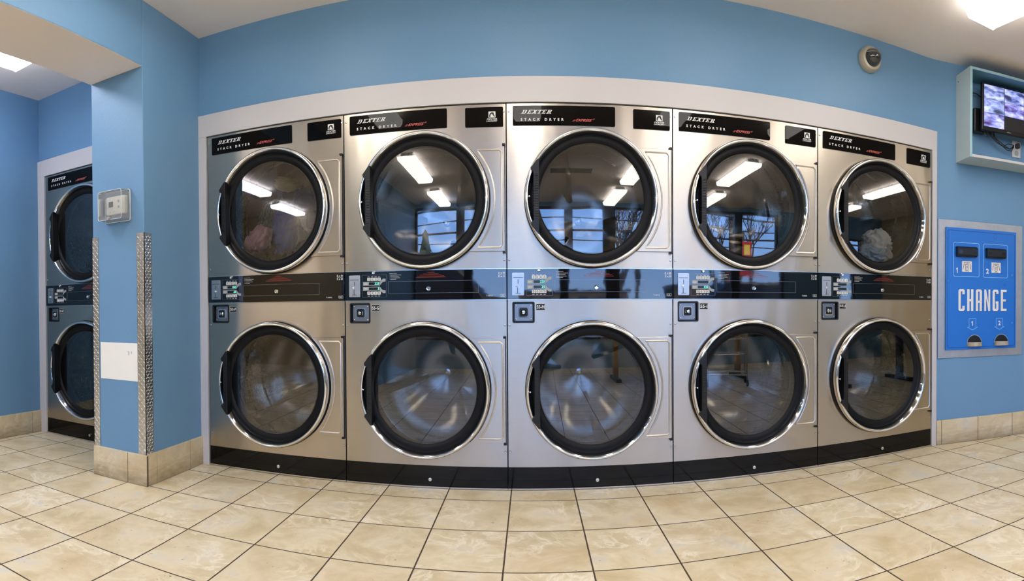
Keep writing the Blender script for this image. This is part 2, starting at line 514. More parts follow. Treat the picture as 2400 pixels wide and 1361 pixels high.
def outline(mb, pts, w, y0, y1):              # a thin printed or raised line round an outline
    n = len(pts); cx = sum(p[0] for p in pts)/n; cz = sum(p[1] for p in pts)/n
    inn = []
    for i, p in enumerate(pts):
        a, b = Vector(pts[i-1]), Vector(pts[(i+1) % n]); d = (b-a).normalized()
        inn.append((p[0] - d.y*w, p[1] + d.x*w))
    vs = [(p[0], y0, p[1]) for p in pts] + [(p[0], y0, p[1]) for p in inn] + [(p[0], y1, p[1]) for p in pts] + [(p[0], y1, p[1]) for p in inn]
    fs = []
    for i in range(n):
        j = (i+1) % n
        fs += [(i, j, n+j, n+i), (i, i+2*n, j+2*n, j), (n+i, n+j, 3*n+j, 3*n+i)]
    return mb.add(vs, fs)

_text_cache = {}
def text(mb, s, x0, z0, x1, z1, y, shear=0.0, bold=0.0, thick=0.0006):
    key = (s, bold)
    if key not in _text_cache:
        cu = bpy.data.curves.new('lettering_source', 'FONT'); cu.body = s; cu.offset = bold; cu.resolution_u = 3
        ob = bpy.data.objects.new('lettering_source', cu); COL.objects.link(ob)
        dg = bpy.context.evaluated_depsgraph_get()
        me = bpy.data.meshes.new_from_object(ob.evaluated_get(dg))
        vs = [tuple(v.co) for v in me.vertices]; fs = [tuple(p.vertices) for p in me.polygons]
        bpy.data.objects.remove(ob); bpy.data.curves.remove(cu); bpy.data.meshes.remove(me)
        _text_cache[key] = (vs, fs)
    vs, fs = _text_cache[key]
    ax, bx = min(v[0] for v in vs), max(v[0] for v in vs); az, bz = min(v[1] for v in vs), max(v[1] for v in vs)
    h = z1 - z0; sl = shear*h
    out = []
    for v in vs:
        fx, fz = (v[0]-ax)/(bx-ax), (v[1]-az)/(bz-az)
        out.append((x0 + fx*(x1-x0-sl) + sl*fz, y, z0 + fz*h))
    mb.add(out, fs)
    return mb

def empty(name, loc, rz=0.0, label=None, cat=None, group=None):
    o = bpy.data.objects.new(name, None); o.empty_display_size = 0.1
    COL.objects.link(o); o.location = loc; o.rotation_euler = (0, 0, rz)
    tag(o, label, cat, group)
    return o
def tag(o, label=None, cat=None, group=None, kind=None):
    if label: o['label'] = label
    if cat: o['category'] = cat
    if group: o['group'] = group
    if kind: o['kind'] = kind
    return o
def structure(o):
    o['kind'] = 'structure'; return o
def copy_tree(o, parent=None):
    c = o.copy(); COL.objects.link(c)
    if parent is not None: c.parent = parent
    for ch in list(o.children): copy_tree(ch, c)
    return c

# ================================================================== THE ROOM
CY1 = 4.35                                     # back of the unseen shell added behind the dryers against sky light
structure(MB().box(XS-.1, XR+.1, BACKY-.1, CY1+.1, -0.12, 0.0).build('floor', M['floor']))
structure(MB().box(XS-.1, XR+.1, BACKY-.1, CY1+.1, CEIL, CEIL+0.12).build('ceiling', M['ceiling']))
# main dryer wall: above and beside the row
wb = MB()
wb.box(PX1, AX-0.12, DY+0.012, DY+0.10, 2.0, CEIL)
wb.box(PX1, XD-0.012, DY+0.012, DY+0.10, 0, 2.0)
structure(wb.build('wall_back', M['blue_paint']))
# the wall right of the row turns towards the room
def A(s, o): return (AX + 0.9683*s - 0.2498*o, AY - 0.2498*s - 0.9683*o)
_b0, _b1, _b2 = Vector((AX-0.12, DY+0.012)), Vector((AX+0.003, DY+0.012)), Vector(A(0.12, 0))
_fil = [tuple(_b0*(1-t)**2 + _b1*2*t*(1-t) + _b2*t*t) for t in [i/10 for i in range(11)]]
wr = MB().prism_z(_fil + [A(4.3, 0), A(4.3, -0.1), (AX-0.12, DY+0.10)], 2.0, CEIL)
_low = [(AX-0.022, DY+0.012)] + [p for p in _fil if p[0] > AX-0.015]
wr.prism_z(_low + [A(4.3, 0), A(4.3, -0.1), (AX-0.022, DY+0.10)], 0, 2.0)
structure(wr.build('wall_back_right', M['blue_paint'], smooth=True, angle=30))
# alcove wall around the single dryer
wa = MB()
wa.box(XL, PX0, DY+0.012, DY+0.10, 2.0, CEIL)
wa.box(XL, XE-0.012, DY+0.012, DY+0.10, 0, 2.0)
wa.box(XE+W+0.012, PX0, DY+0.012, DY+0.10, 0, 2.0)
structure(wa.build('wall_back_left', M['blue_paint']))
structure(MB().box(XL-.1, XL, 1.55, CY1, 0, CEIL).build('wall_left', M['blue_paint']))
sr = MB(); sr.box(XS, XL-.1, 1.45, 1.55, 0, CEIL); sr.box(XS-.1, XS, BACKY-.1, 1.55, 0, CEIL); sr.box(XS, PX0-.002, BACKY-.1, BACKY, 0, CEIL)
structure(sr.build('wall_far_left', M['cream_paint']))
structure(MB().box(XR, XR+.1, BACKY, CY1, 0, CEIL).build('wall_right', M['cream_paint']))
structure(MB().box(XL-.1, XR+.1, CY1, CY1+.1, 0, CEIL).build('wall_light_block', M['cabinet']))  # unseen, added so sky light cannot leak through the dryer gaps
# partition with its opening to the alcove
pt = MB()
pt.box(PX0, PX1, PY, DY+0.10, 0, CEIL)
pt.box(PX0, PX1, -0.85, PY, 2.199, CEIL)
pt.box(PX0, PX1, BACKY, -0.85, 0, CEIL)
structure(pt.build('wall_partition', M['blue_paint'], bevel=0.004))
structure(MB().box(PX0+0.001, PX1-0.001, -0.849, PY-0.001, 2.1984, 2.1989).build('trim_4', M['ceiling']))

# window wall opposite the dryers
SILL, HEAD = 0.55, 2.46
bays = [(-1.93, -1.06), (-0.98, 0.51), (0.59, 1.27), (1.43, 3.46), (3.54, 4.43), (5.58, 5.95)]
ww = MB()
ww.box(PX0, XR, BACKY-.1, BACKY, HEAD, CEIL)
ww.box(PX0, XR, BACKY-.1, BACKY, 0, SILL)
xs = [PX0] + [x for b in bays for x in b] + [XR]
for i in range(0, len(xs), 2): ww.box(xs[i], xs[i+1], BACKY-.1, BACKY, SILL, HEAD)
ww.box(5.58, 5.95, BACKY-.1, BACKY, 2.05, HEAD)
structure(ww.build('wall_front', M['blue_paint']))
for i, (a, b) in enumerate(bays):
    fr = MB(); HEAD = 2.05 if i == 5 else 2.46
    for q in ((a, a+.04, SILL, HEAD), (b-.04, b, SILL, HEAD), (a+.04, b-.04, SILL, SILL+.04), (a+.04, b-.04, HEAD-.04, HEAD)):
        fr.box(q[0], q[1], BACKY-.09, BACKY+.01, q[2], q[3])
    fo = structure(fr.build('window_%d' % (i+1), M['bronze']))
    MB().box(a+.04, b-.04, BACKY-.055, BACKY-.049, SILL+.04, HEAD-.04).build('window_pane', M['window_glass'], fo)
HEAD = 2.46
piers = MB()
for a, b in ((-1.06, -0.98), (0.51, 0.59), (1.27, 1.43), (3.46, 3.54)):
    piers.box(a, b, BACKY-.002, BACKY+.012, SILL, HEAD)
structure(piers.build('trim_1', M['bronze']))

# white surround of the row and of the alcove dryer
def surround(name, xo0, xo1, xi0, xi1, top, zi):
    m = MB()
    m.box(xo0, xo1, DY-0.008, DY+0.014, zi, top)
    m.box(xo0, xi0, DY-0.008, DY+0.014, 0.0, zi)
    m.box(xi1, xo1, DY-0.008, DY+0.014, 0.0, zi)
    return structure(m.build(name, M['white_trim'], bevel=0.0015))
surround('trim_2', PX1, AX, XD-0.006, XD+5*W+0.004, 2.073, HD+0.004)
surround('trim_3', XL, PX0, XE-0.006, XE+W+0.004, 2.066, HD+0.004)

# tiled baseboards
def tiles_x(name, x0, x1, joints, y, h=0.163, t=0.013, xf=None):
    m = MB(); js = [x0] + list(joints) + [x1]
    for a, b in zip(js[:-1], js[1:]): m.box(a+0.002, b-0.002, 0, t, 0.001, h)
    g = MB().box(x0, x1, 0.003, t+0.001, 0, h-0.003)
    return m, g
def baseboard(name, length, joints, loc, rz, h=0.163, ext=0.0):
    # local x runs along the wall, the face looks to -y
    m = MB(); js = [0-ext] + list(joints) + [length]
    for a, b in zip(js[:-1], js[1:]): m.box(a+0.0018, b-0.0018, -0.014, 0.0, 0.0015, h)
    o = m.build(name, M['base_tile'], bevel=0.002)
    o.location = loc; o.rotation_euler = (0, 0, rz); structure(o)
    g = MB().box(0-ext+0.001, length-0.001, -0.0115, 0.0, 0.0, h-0.004).build('grout_joint', M['grout'], o)
    return o
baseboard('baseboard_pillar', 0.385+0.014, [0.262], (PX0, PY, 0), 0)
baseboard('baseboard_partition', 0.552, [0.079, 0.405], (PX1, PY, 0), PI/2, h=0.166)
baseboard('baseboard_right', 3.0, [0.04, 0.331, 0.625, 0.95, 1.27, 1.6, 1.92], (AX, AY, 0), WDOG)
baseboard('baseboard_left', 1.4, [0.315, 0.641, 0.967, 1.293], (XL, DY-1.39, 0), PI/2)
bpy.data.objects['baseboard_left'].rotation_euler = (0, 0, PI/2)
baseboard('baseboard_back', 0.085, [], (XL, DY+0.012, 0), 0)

# ================================================================== LIGHT FIXTURES
def fixture(lamp='lamp'):
    r = empty('ceiling_light', (0, 0, 0))
    h = MB().box(-0.075, 0.075, -0.61, 0.61, -0.040, -0.001)
    h.build('housing', M['housing'], r, bevel=0.003)
    prof = [(-0.115, -0.038), (-0.112, -0.075), (-0.095, -0.098), (0.095, -0.098), (0.112, -0.075), (0.115, -0.038)]
    d = MB().prism(prof, -0.60, 0.60)
    d.build('diffuser', M[lamp], r, bevel=0.004)
    for y0, y1 in ((-0.612, -0.600), (0.600, 0.612)):
        MB().prism([(p[0]*1.02, p[1] - (0.001 if p[1] < -0.05 else 0)) for p in prof], y0, y1).build('end_cap', M[lamp], r)
    return r
fx0 = fixture()
fx1 = fixture('cool_lamp')
G = 'fluorescent ceiling lights of the main room'
spots = [
 (2.27, 1.64, 'long lit fluorescent ceiling light above the wall-mounted monitor box', None),
 (1.22, 1.64, 'lit fluorescent ceiling light over the tagged 55-I dryer', None),
 (-0.02, 1.64, 'lit fluorescent ceiling light over the tagged 55-H dryer', None),
 (-1.22, 1.64, 'lit fluorescent ceiling light over the tagged 55-G dryer', None),
 (-1.30, -0.50, 'fluorescent light in the middle of the main room ceiling, beside the partition', None),
 (1.32, -0.70, 'fluorescent light in the middle of the ceiling, reflected in the 55-H upper door', None),
 (2.40, -0.50, 'fluorescent light in the middle of the ceiling, reflected in the 55-I upper door', None),
 (-1.30, -2.55, 'fluorescent light by the shop windows beside the partition', None),
 (1.32, -2.55, 'fluorescent light by the shop windows above the wide pier', None),
 (2.60, -2.50, 'fluorescent light by the shop windows above the widest pane', None),
 (4.6, -0.4, 'fluorescent light over the end of the room beyond the monitor box', None),
 (4.9, -2.5, 'added fluorescent light by the narrow end window, brightening the 55-J dryer', None),  # unseen lamp, added to lift the steel of the end dryer
 (-2.84, 1.72, 'lit ceiling light inside the alcove behind the soffit', 'alcove'),
 (-3.55, -0.55, 'ceiling light in the middle of the side room, reflected in the 55-F upper door', 'alcove'),
 (-3.8, -2.7, 'ceiling light at the window end of the side room', 'alcove'),
 (-5.2, 0.5, 'added ceiling light brightening the side room by its cream wall', 'alcove'),  # extra unseen lamp, put in to make the side room brighter
]
for i, (x, y, lab, g) in enumerate(spots):
    o = fx0 if i == 0 else (fx1 if i == 12 else copy_tree(fx1 if g else fx0))
    o.location = (x, y, CEIL); tag(o, lab, 'ceiling light', G if g is None else 'ceiling lights of the side room')

# ================================================================== STACK DRYERS
UC, LC = (0.441, 1.464), (0.441, 0.503)        # door centres

def panel_hole(mb, x0, x1, z0, z1, cx, cz, r, y, n=96):
    ang = [2*PI*i/n for i in range(n)]
    for X in (x0, x1):
        for Z in (z0, z1): ang.append(math.atan2(Z-cz, X-cx) % (2*PI))
    ang = sorted(set(round(a, 6) for a in ang))
    vs = []
    for a in ang:
        c, s = math.cos(a), math.sin(a)
        ts = []
        if c > 1e-9: ts.append((x1-cx)/c)
        if c < -1e-9: ts.append((x0-cx)/c)
        if s > 1e-9: ts.append((z1-cz)/s)
        if s < -1e-9: ts.append((z0-cz)/s)
        t = min(ts)
        vs.append((cx+r*c, y, cz+r*s)); vs.append((cx+t*c, y, cz+t*s)); vs.append((cx+r*c, y+0.03, cz+r*s))
    m = len(ang); fs = []
    for i in range(m):
        j = (i+1) % m
        fs.append((3*i, 3*i+1, 3*j+1, 3*j)); fs.append((3*i, 3*j, 3*j+2, 3*i+2))
    mb.add(vs, fs)

# slab-serif italic capitals for the maker's name, strokes in a 0..1 box
def slab(mb, s, x0, z0, x1, z1, y, shear=0.6):
    G_ = {
     'D': (1.15, [(.0,0,.62,.14),(.0,.86,.62,1),(.14,0,.36,1),(.62,.06,.84,.94),(.5,.0,.74,.14),(.5,.86,.74,1)]),
     'E': (.92, [(.0,0,.72,.14),(.0,.86,.72,1),(.12,0,.32,1),(.3,.43,.56,.57),(.62,.0,.74,.26),(.62,.74,.74,1)]),
     'X': (.98, None),
     'T': (.92, [(.28,0,.52,1),(.0,.86,.8,1),(.0,.72,.1,1),(.7,.72,.8,1),(.16,0,.64,.12)]),
     'R': (1.1, [(.0,0,.46,.12),(.0,.88,.7,1),(.14,0,.36,1),(.62,.55,.82,.93),(.3,.46,.74,.6),(.5,.0,.98,.12)]),
    }
    adv = [G_[c][0] for c in s]; tot = sum(adv); h = z1-z0; sl = shear*h; k = (x1-x0-sl)/tot
    x = x0
    for c in s:
        a, rects = G_[c]
        if c == 'X': quads = [[(.02,0),(.28,0),(.86,1),(.60,1)], [(.60,0),(.84,0),(.28,1),(.02,1)], [(-.04,0),(.34,0),(.34,.12),(-.04,.12)], [(.5,0),(.9,0),(.9,.12),(.5,.12)], [(-.04,.88),(.36,.88),(.36,1),(-.04,1)], [(.52,.88),(.92,.88),(.92,1),(.52,1)]]
        else: quads = [[(r[0],r[1]),(r[2],r[1]),(r[2],r[3]),(r[0],r[3])] for r in rects]
        if c == 'R': quads.append([(.42,.5),(.64,.5),(.92,0),(.70,0)])
        for qi, q in enumerate(quads):           # strokes lie a hair apart where they cross
            mb.poly([(x + p[0]*k + sl*p[1], z0 + p[1]*h) for p in q], y - 0.00006*qi)
        x += a*k

def lifter(ang, R):
    m = MB()
    w = 0.050
    vs = []
    for y, hgt in ((0.14, 0.070), (0.785, 0.250)):      # low at the mouth, rising towards the hub at the back
        for r_, d in ((R, -w), (R-hgt, -0.012), (R-hgt, 0.012), (R, w)):
            c, s = math.cos(ang), math.sin(ang)
            vs.append((r_*c - d*s, y, r_*s + d*c))
    m.add(vs, [(0,1,2,3), (7,6,5,4), (0,4,5,1), (1,5,6,2), (2,6,7,3)])
    return m

def build_drum(parent, c, phase):
    R = 0.375
    m = MB().lathe(c[0], c[1], [(0.30, 0.095), (R, 0.10), (R, 0.335), (R-0.010, 0.345), (R-0.010, 0.360), (R, 0.370), (R, 0.565), (R-0.010, 0.575), (R-0.010, 0.590), (R, 0.60), (R, 0.80)], 72)
    def uvf(co):
        a = math.atan2(co.z-c[1], co.x-c[0]) % (2*PI)
        return (a*R, co.y)
    d = m.build('drum', M['drum'], parent, smooth=True, fix=False, uv=None)
    # per-corner uv so the seam does not smear the perforation
    me = d.data; L = me.uv_layers.new(name='UVMap')
    for p in me.polygons:
        us = []
        for li in p.loop_indices:
            co = me.vertices[me.loops[li].vertex_index].co
            us.append(math.atan2(co.z-c[1], co.x-c[0]) % (2*PI))
        if max(us)-min(us) > PI: us = [u+2*PI if u < PI else u for u in us]
        for u, li in zip(us, p.loop_indices):
            co = me.vertices[me.loops[li].vertex_index].co
            L.data[li].uv = (u*R, co.y + (0.3-math.hypot(co.x-c[0], co.z-c[1])))
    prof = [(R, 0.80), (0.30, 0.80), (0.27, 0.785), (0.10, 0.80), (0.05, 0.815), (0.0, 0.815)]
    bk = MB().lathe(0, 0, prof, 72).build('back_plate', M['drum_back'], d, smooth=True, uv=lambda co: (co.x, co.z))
    bk.location = (c[0], 0, c[1])
    hub = MB().lathe(c[0], c[1], [(0.0, 0.792), (0.008, 0.792), (0.010, 0.797), (0.022, 0.799), (0.022, 0.812)], 24).build('hub_bolt', M['steel_small'], d, smooth=True)
    for k in range(3):
        a = phase + k*2*PI/3
        lo = lifter(a, R).build('lifter', M['vane'], d)
        lo.location = (c[0], 0, c[1])
    return d

def build_door(parent, c):
    cx, cz = c
    g = MB()
    g.lathe(cx, cz, [(0.299, 0.060), (0.350, 0.004), (0.350, -0.020), (0.347, -0.025), (0.340, -0.024)], 96)
    g.lathe(cx, cz, [(0.322, -0.012), (0.316, -0.018), (0.300, -0.022), (0.284, -0.018), (0.277, -0.010), (0.272, -0.012), (0.272, 0.02), (0.285, 0.075), (0.30, 0.095)], 96)
    door = g.build('door', M['rubber'], parent, smooth=True, angle=50)
    MB().lathe(cx, cz, [(0.3465, -0.022), (0.3465, -0.042), (0.343, -0.055), (0.336, -0.061), (0.330, -0.058), (0.326, -0.048), (0.321, -0.028), (0.318, -0.010)], 128).build('chrome_ring', M['chrome'], door, smooth=True, angle=80)
    MB().lathe(cx, cz, [(0.0001, -0.0136), (0.10, -0.01335), (0.18, -0.0128), (0.24, -0.0122), (0.276, -0.0117)], 96).build('door_glass', M['door_glass'], door, smooth=True, angle=80)
    # handle: winged grip on the left rim
    hp = [(0.168, -0.182), (0.168, 0.182), (0.158, 0.178), (0.126, 0.138), (0.128, 0.126), (0.140, 0.118), (0.140, -0.118), (0.128, -0.126), (0.126, -0.138), (0.158, -0.178)]
    hm = MB().prism([(p[0]+cx-0.441, p[1]+cz) for p in reversed(hp)], -0.076, -0.020)
    for k in range(28):
        z = cz - 0.108 + k*0.008
        hm.box(0.146, 0.166, -0.0785, -0.074, z-0.0022, z+0.0022)
    hm.build('handle', M['black_plastic'], door, bevel=0.002)
    MB().lathe(0.118, cz+0.0, [(0.0, -0.066), (0.004, -0.065), (0.004, -0.05)], 12).build('latch_screw', M['chrome'], door, smooth=True)
    # hinge plate with its pressed rim
    Rr, hz = 0.352, 0.262
    a0 = math.asin(hz/Rr)
    arc = [(cx + Rr*math.cos(a0*(1-2*i/24)), cz + Rr*math.sin(a0*(1-2*i/24))) for i in range(25)]
    pl = arc + [(0.866, cz-hz), (0.866, cz+hz)]
    hp_ = MB().prism(list(reversed(pl)), -0.012, -0.001)
    hpl = hp_.build('hinge_plate', M['steel'], door, bevel=0.0015, uv=lambda co: (co.x, co.z))
    Rb, hb = 0.374, 0.243
    a1 = math.asin(hb/Rb)
    path = [(cx + Rb*math.cos(a1*(1-2*i/24)), -0.012, cz + Rb*math.sin(a1*(1-2*i/24))) for i in range(25)]
    path += [(0.78, -0.012, cz-hb), (0.84, -0.012, cz-hb), (0.852, -0.012, cz-hb+0.012), (0.852, -0.012, cz), (0.852, -0.012, cz+hb-0.012), (0.84, -0.012, cz+hb), (0.78, -0.012, cz+hb)]
    MB().tube(path, 0.0045, 8, closed=True).build('pressed_rim', M['rim_steel'], door, smooth=True)
    hg = MB().box(0.8662, 0.8700, -0.010, -0.001, cz-hz, cz+hz)
    for s in (-1, 1): hg.box(0.855, 0.871, -0.018, -0.001, cz+s*(hz+0.006)-0.005, cz+s*(hz+0.006)+0.005)
    hg.build('hinge', M['black_plastic'], door, bevel=0.001)
    return door

def build_dryer(name_tag, lcd1, lcd2, phase1, phase2):
    root = empty('stack_dryer', (0, 0, 0))
    cab = MB()
    x0, x1 = 0.002, W-0.002
    cab.box(x0, x0+0.004, 0.006, 1.0, 0.0, HD); cab.box(x1-0.004, x1, 0.006, 1.0, 0.0, HD)
    cab.box(x0, x1, 0.006, 1.0, HD-0.004, HD); cab.box(x0, x1, 0.006, 1.0, 0.0, 0.004); cab.box(x0, x1, 0.996, 1.0, 0.0, HD)
    cab.box(x0, x1, 0.012, 1.0, 1.00, 1.06)
    cab.build('cabinet', M['cabinet'], root)
    uvp = lambda co: (co.x, co.z)
    # the two stainless fronts
    up = MB(); panel_hole(up, x0+.001, x1-.001, H3+0.004, HD-0.002, UC[0], UC[1], 0.30, 0.0)
    for q in ((x0+.001, x0+.001, H3+0.004, HD-0.002), (x1-.001, x1-.001, H3+0.004, HD-0.002)):
        up.add([(q[0], 0, q[2]), (q[0], 0, q[3]), (q[0], 0.02, q[3]), (q[0], 0.02, q[2])], [(0, 1, 2, 3)])
    up.build('upper_front_panel', M['steel'], root, uv=uvp)
    lo = MB(); zt = 0.832
    panel_hole(lo, x0+.001, x1-.001, H1+0.002, zt, LC[0], LC[1], 0.30, 0.0)
    bx0, bx1, bz0, bz1 = 0.031, 0.139, 0.846, 0.944
    X0, X1, Z1 = x0+.001, x1-.001, H2-0.004
    for a, b, c_, d_ in ((X0, bx0, zt, Z1), (bx1, X1, zt, Z1), (bx0, bx1, zt, bz0), (bx0, bx1, bz1, Z1)):
        lo.add([(a, 0, c_), (b, 0, c_), (b, 0, d_), (a, 0, d_)], [(0, 1, 2, 3)])
    for X in (X0, X1):
        lo.add([(X, 0, H1), (X, 0, Z1), (X, 0.02, Z1), (X, 0.02, H1)], [(0, 1, 2, 3)])
    lo.build('lower_front_panel', M['steel'], root, uv=uvp)
    for z in (H3+0.002, H2-0.002):
        MB().box(x0, x1, -0.004, 0.01, z-0.0022, z+0.0022).build('trim_strip', M['steel_small'], root)
    # header and badge
    hd = MB().prism(rrect(0.035, 0.567, 1.8285, 1.9265, 0.006), -0.004, 0.0).build('header_panel', M['header_film'], root)
    lt = MB(); slab(lt, 'DEXTER', 0.077, 1.886, 0.247, 1.905, -0.0046)
    text(lt, 'S  T  A  C  K     D  R  Y  E  R', 0.076, 1.8505, 0.298, 1.8640, -0.0046, bold=0.035)
    lt.build('lettering', M['print_white'], hd, fix=False)
    ex = MB(); text(ex, 'EXPRESS', 0.360, 1.8490, 0.447, 1.8620, -0.0046, shear=0.6, bold=0.02)
    for k in range(3): ex.box(0.342+0.004*k, 0.354+0.004*k, -0.0047, -0.0044, 1.8492+0.0035*k, 1.8505+0.0035*k)
    for k in range(3): ex.box(0.446+0.003*k, 0.457+0.002*k, -0.0047, -0.0044, 1.8590+0.0024*k, 1.8600+0.0024*k)
    ex.build('red_lettering', M['print_pink'], hd, fix=False)
    bd = MB().prism(rrect(0.663, 0.861, 1.8245, 1.9225, 0.006), -0.004, 0.0).build('badge_panel', M['header_film'], root)
    em = MB()
    bx, bz, s_ = 0.785, 1.870, 0.036
    sq = [(0,0),(1,0),(1,1),(0,1)]
    em.poly([(bx+p[0]*s_, bz+p[1]*s_*0.83) for p in sq], -0.0046)
    text(em, 'DEXTER', 0.776, 1.8580, 0.832, 1.8660, -0.0046, shear=0.3, bold=0.02)
    text(em, 'LAUNDRY', 0.774, 1.8490, 0.832, 1.8560, -0.0046, shear=0.3, bold=0.015)
    em.build('emblem', M['print_white'], bd, fix=False)
    horse = [(.12,.06),(.30,.06),(.28,.30),(.36,.52),(.50,.62),(.62,.40),(.70,.28),(.78,.10),(.92,.14),(.90,.30),(.80,.52),(.78,.74),(.70,.80),(.68,.95),(.60,.84),(.46,.88),(.30,.80),(.16,.60),(.09,.34)]
    hm = MB().poly([(bx+p[0]*s_, bz+p[1]*s_*0.83) for p in horse], -0.0050)
    hm.build('horse_head', M['print_black'], bd, fix=False)
    # control panel
    cp = MB().box(x0, x1, -0.006, 0.008, H2+0.001, H3-0.001).build('control_panel', M['gloss'], root, bevel=0.001)
    coin = MB().prism(rrect(0.026, 0.089, 0.9795, 1.093, 0.005), -0.0095, -0.006)
    coin.build('coin_plate', M['plate_steel'], cp, bevel=0.0008)
    sl = MB().box(0.0560, 0.0590, -0.0100, -0.0094, 1.038, 1.060); sl.box(0.0535, 0.0565, -0.0100, -0.0094, 0.990, 1.018); sl.box(0.044, 0.070, -0.0125, -0.0094, 0.9895, 0.9915)
    sl.box(0.032, 0.083, -0.0100, -0.0094, 1.068, 1.0705)
    sl.build('coin_slot', M['print_black'], cp)
    MB().lathe(0.0520, 1.026, [(0.0, -0.020), (0.005, -0.019), (0.006, -0.012), (0.006, -0.009)], 16).build('coin_button', M['chrome'], cp, smooth=True)
    dp = MB(); outline(dp, rrect(0.099, 0.237, 0.978, 1.0935, 0.004), 0.0008, -0.0068, -0.006); outline(dp, rrect(0.246, 0.728, 0.996, 1.058, 0.004), 0.0010, -0.0068, -0.006)
    dp.build('panel_groove', M['dark_steel'], cp, fix=False)
    gr = MB()
    gr.poly([(0.105,1.0385),(0.199,1.0385),(0.215,1.056),(0.231,1.059),(0.231,1.073),(0.217,1.073),(0.198,1.058),(0.105,1.058)], -0.0067)
    gr.poly([(0.105,1.032),(0.105,1.0125),(0.198,1.0125),(0.217,0.9985),(0.231,0.9985),(0.231,1.012),(0.215,1.0145),(0.199,1.032)], -0.0067)
    gr.build('arrow_print', M['print_grey'], cp, fix=False)
    lc = MB(); lc.box(0.138, 0.198, -0.0072, -0.0067, 1.0415, 1.0555); lc.box(0.138, 0.198, -0.0072, -0.0067, 1.0150, 1.0290)
    lc.build('display', M['lcd'], cp)
    if lcd1 or lcd2:
        dg_ = MB()
        if lcd1: text(dg_, lcd1, 0.196-0.0085*len(lcd1), 1.0432, 0.1965, 1.0538, -0.0075, shear=0.15)
        if lcd2: text(dg_, lcd2, 0.196-0.0085*len(lcd2), 1.0167, 0.1965, 1.0273, -0.0075, shear=0.15)
        dg_.build('digits', M['digit'], cp, fix=False)
    for z0_ in (1.0630, 0.9910):
        for k in range(4):
            xb = 0.1295 + k*0.0193
            b = MB().prism(rrect(xb, xb+0.0165, z0_, z0_+0.0165, 0.002), -0.0090, -0.006).build('button', M['print_white'], cp)
            q = MB(); outline(q, rrect(xb+0.0042, xb+0.0123, z0_+0.0030, z0_+0.0135, 0.002), 0.0018, -0.0094, -0.0092)
            q.build('button_symbol', M['print_black'], cp, fix=False)
    pr = MB()
    for z0_ in (1.0835, 0.9830):
        for k in range(4): pr.box(0.131+k*0.0193, 0.143+k*0.0193, -0.0066, -0.0062, z0_, z0_+0.0016)
    for z0_ in (1.0445, 1.0185):
        for q in (0, 0.0045): pr.box(0.1100, 0.1300, -0.0070, -0.0066, z0_+q, z0_+q+0.0015)
    text(pr, 'INSTRUCTIONS', 0.253, 1.0970, 0.293, 1.1000, -0.0066)
    for k, wd in enumerate((0.056, 0.044, 0.050, 0.030)):
        pr.box(0.255, 0.257, -0.0066, -0.0062, 1.0895-k*0.0072, 1.0915-k*0.0072)
        pr.box(0.260, 0.260+wd, -0.0066, -0.0062, 1.0897-k*0.0072, 1.0911-k*0.0072)
    for z0_ in (1.0885, 1.0715):
        text(pr, '5 x', 0.831, z0_, 0.851, z0_+0.010, -0.0066, bold=0.02)
        outline(pr, rrect(0.8545, 0.8655, z0_, z0_+0.010, 0.0045), 0.0012, -0.0068, -0.0062)
        pr.box(0.8570, 0.8630, -0.0066, -0.0062, z0_+0.0030, z0_+0.0042); pr.box(0.8570, 0.8630, -0.0066, -0.0062, z0_+0.0058, z0_+0.0070)
    pr.box(0.831, 0.866, -0.0066, -0.0062, 1.0845, 1.0855)
    text(pr, 'T-50X2', 0.768, 0.9765, 0.802, 0.9835, -0.0066, bold=0.01)
    outline(pr, rrect(0.841, 0.866, 0.9745, 0.9875, 0.001), 0.0010, -0.0068, -0.0062)
    text(pr, 'UL', 0.846, 0.9770, 0.861, 0.9850, -0.0066)
    pr.build('lettering', M['print_white'], cp, fix=False)
    wr_ = MB(); text(wr_, '!  WARNING', 0.455, 1.0985, 0.497, 1.1035, -0.0066, bold=0.01)
    for k, wd in enumerate((0.040, 0.058, 0.072, 0.080)):
        wr_.box(0.476-wd, 0.476+wd, -0.0066, -0.0062, 1.0925-k*0.0056, 1.0940-k*0.0056)
    wr_.build('warning_print', M['print_red'], cp, fix=False)
    for nm, px_, pz_, rr in (('panel_lock', 0.464, 1.019, 0.0120), ('panel_key', 0.166, 1.1060, 0.0088)):
        MB().lathe(px_, pz_, [(0.0, -0.017), (rr*0.35, -0.017), (rr*0.4, -0.0145), (rr*0.8, -0.0150), (rr, -0.0120), (rr, -0.006)], 24).build(nm, M['chrome'], cp, smooth=True)
    # coin box set into the lower front
    cb = MB()
    outline(cb, rrect(bx0-0.004, bx1+0.004, bz0-0.004, bz1+0.004, 0.008), 0.007, -0.003, 0.002)
    cb.box(bx0, bx1, 0.028, 0.030, bz0, bz1)
    for q in ((bx0, bx0+.002, bz0, bz1), (bx1-.002, bx1, bz0, bz1), (bx0, bx1, bz0, bz0+.002), (bx0, bx1, bz1-.002, bz1)):
        cb.box(q[0], q[1], 0.0, 0.03, q[2], q[3])
    cbo = cb.build('coin_box', M['black_plastic'], root)
    MB().prism(rrect(bx0+0.006, bx1-0.006, bz0+0.005, bz1-0.005, 0.004), 0.019, 0.028).build('vault_plate', M['dark_steel'], cbo, bevel=0.001)
    mcx, mcz = (bx0+bx1)/2, (bz0+bz1)/2
    ri = MB(); outline(ri, rrect(mcx-0.026, mcx+0.026, mcz-0.026, mcz+0.026, 0.010), 0.004, 0.010, 0.019)
    ri.build('lock_rim', M['chrome'], cbo, fix=False)
    MB().prism(rrect(mcx-0.0215, mcx+0.0215, mcz-0.0215, mcz+0.0215, 0.008), 0.013, 0.019).build('lock_recess', M['black_plastic'], cbo)
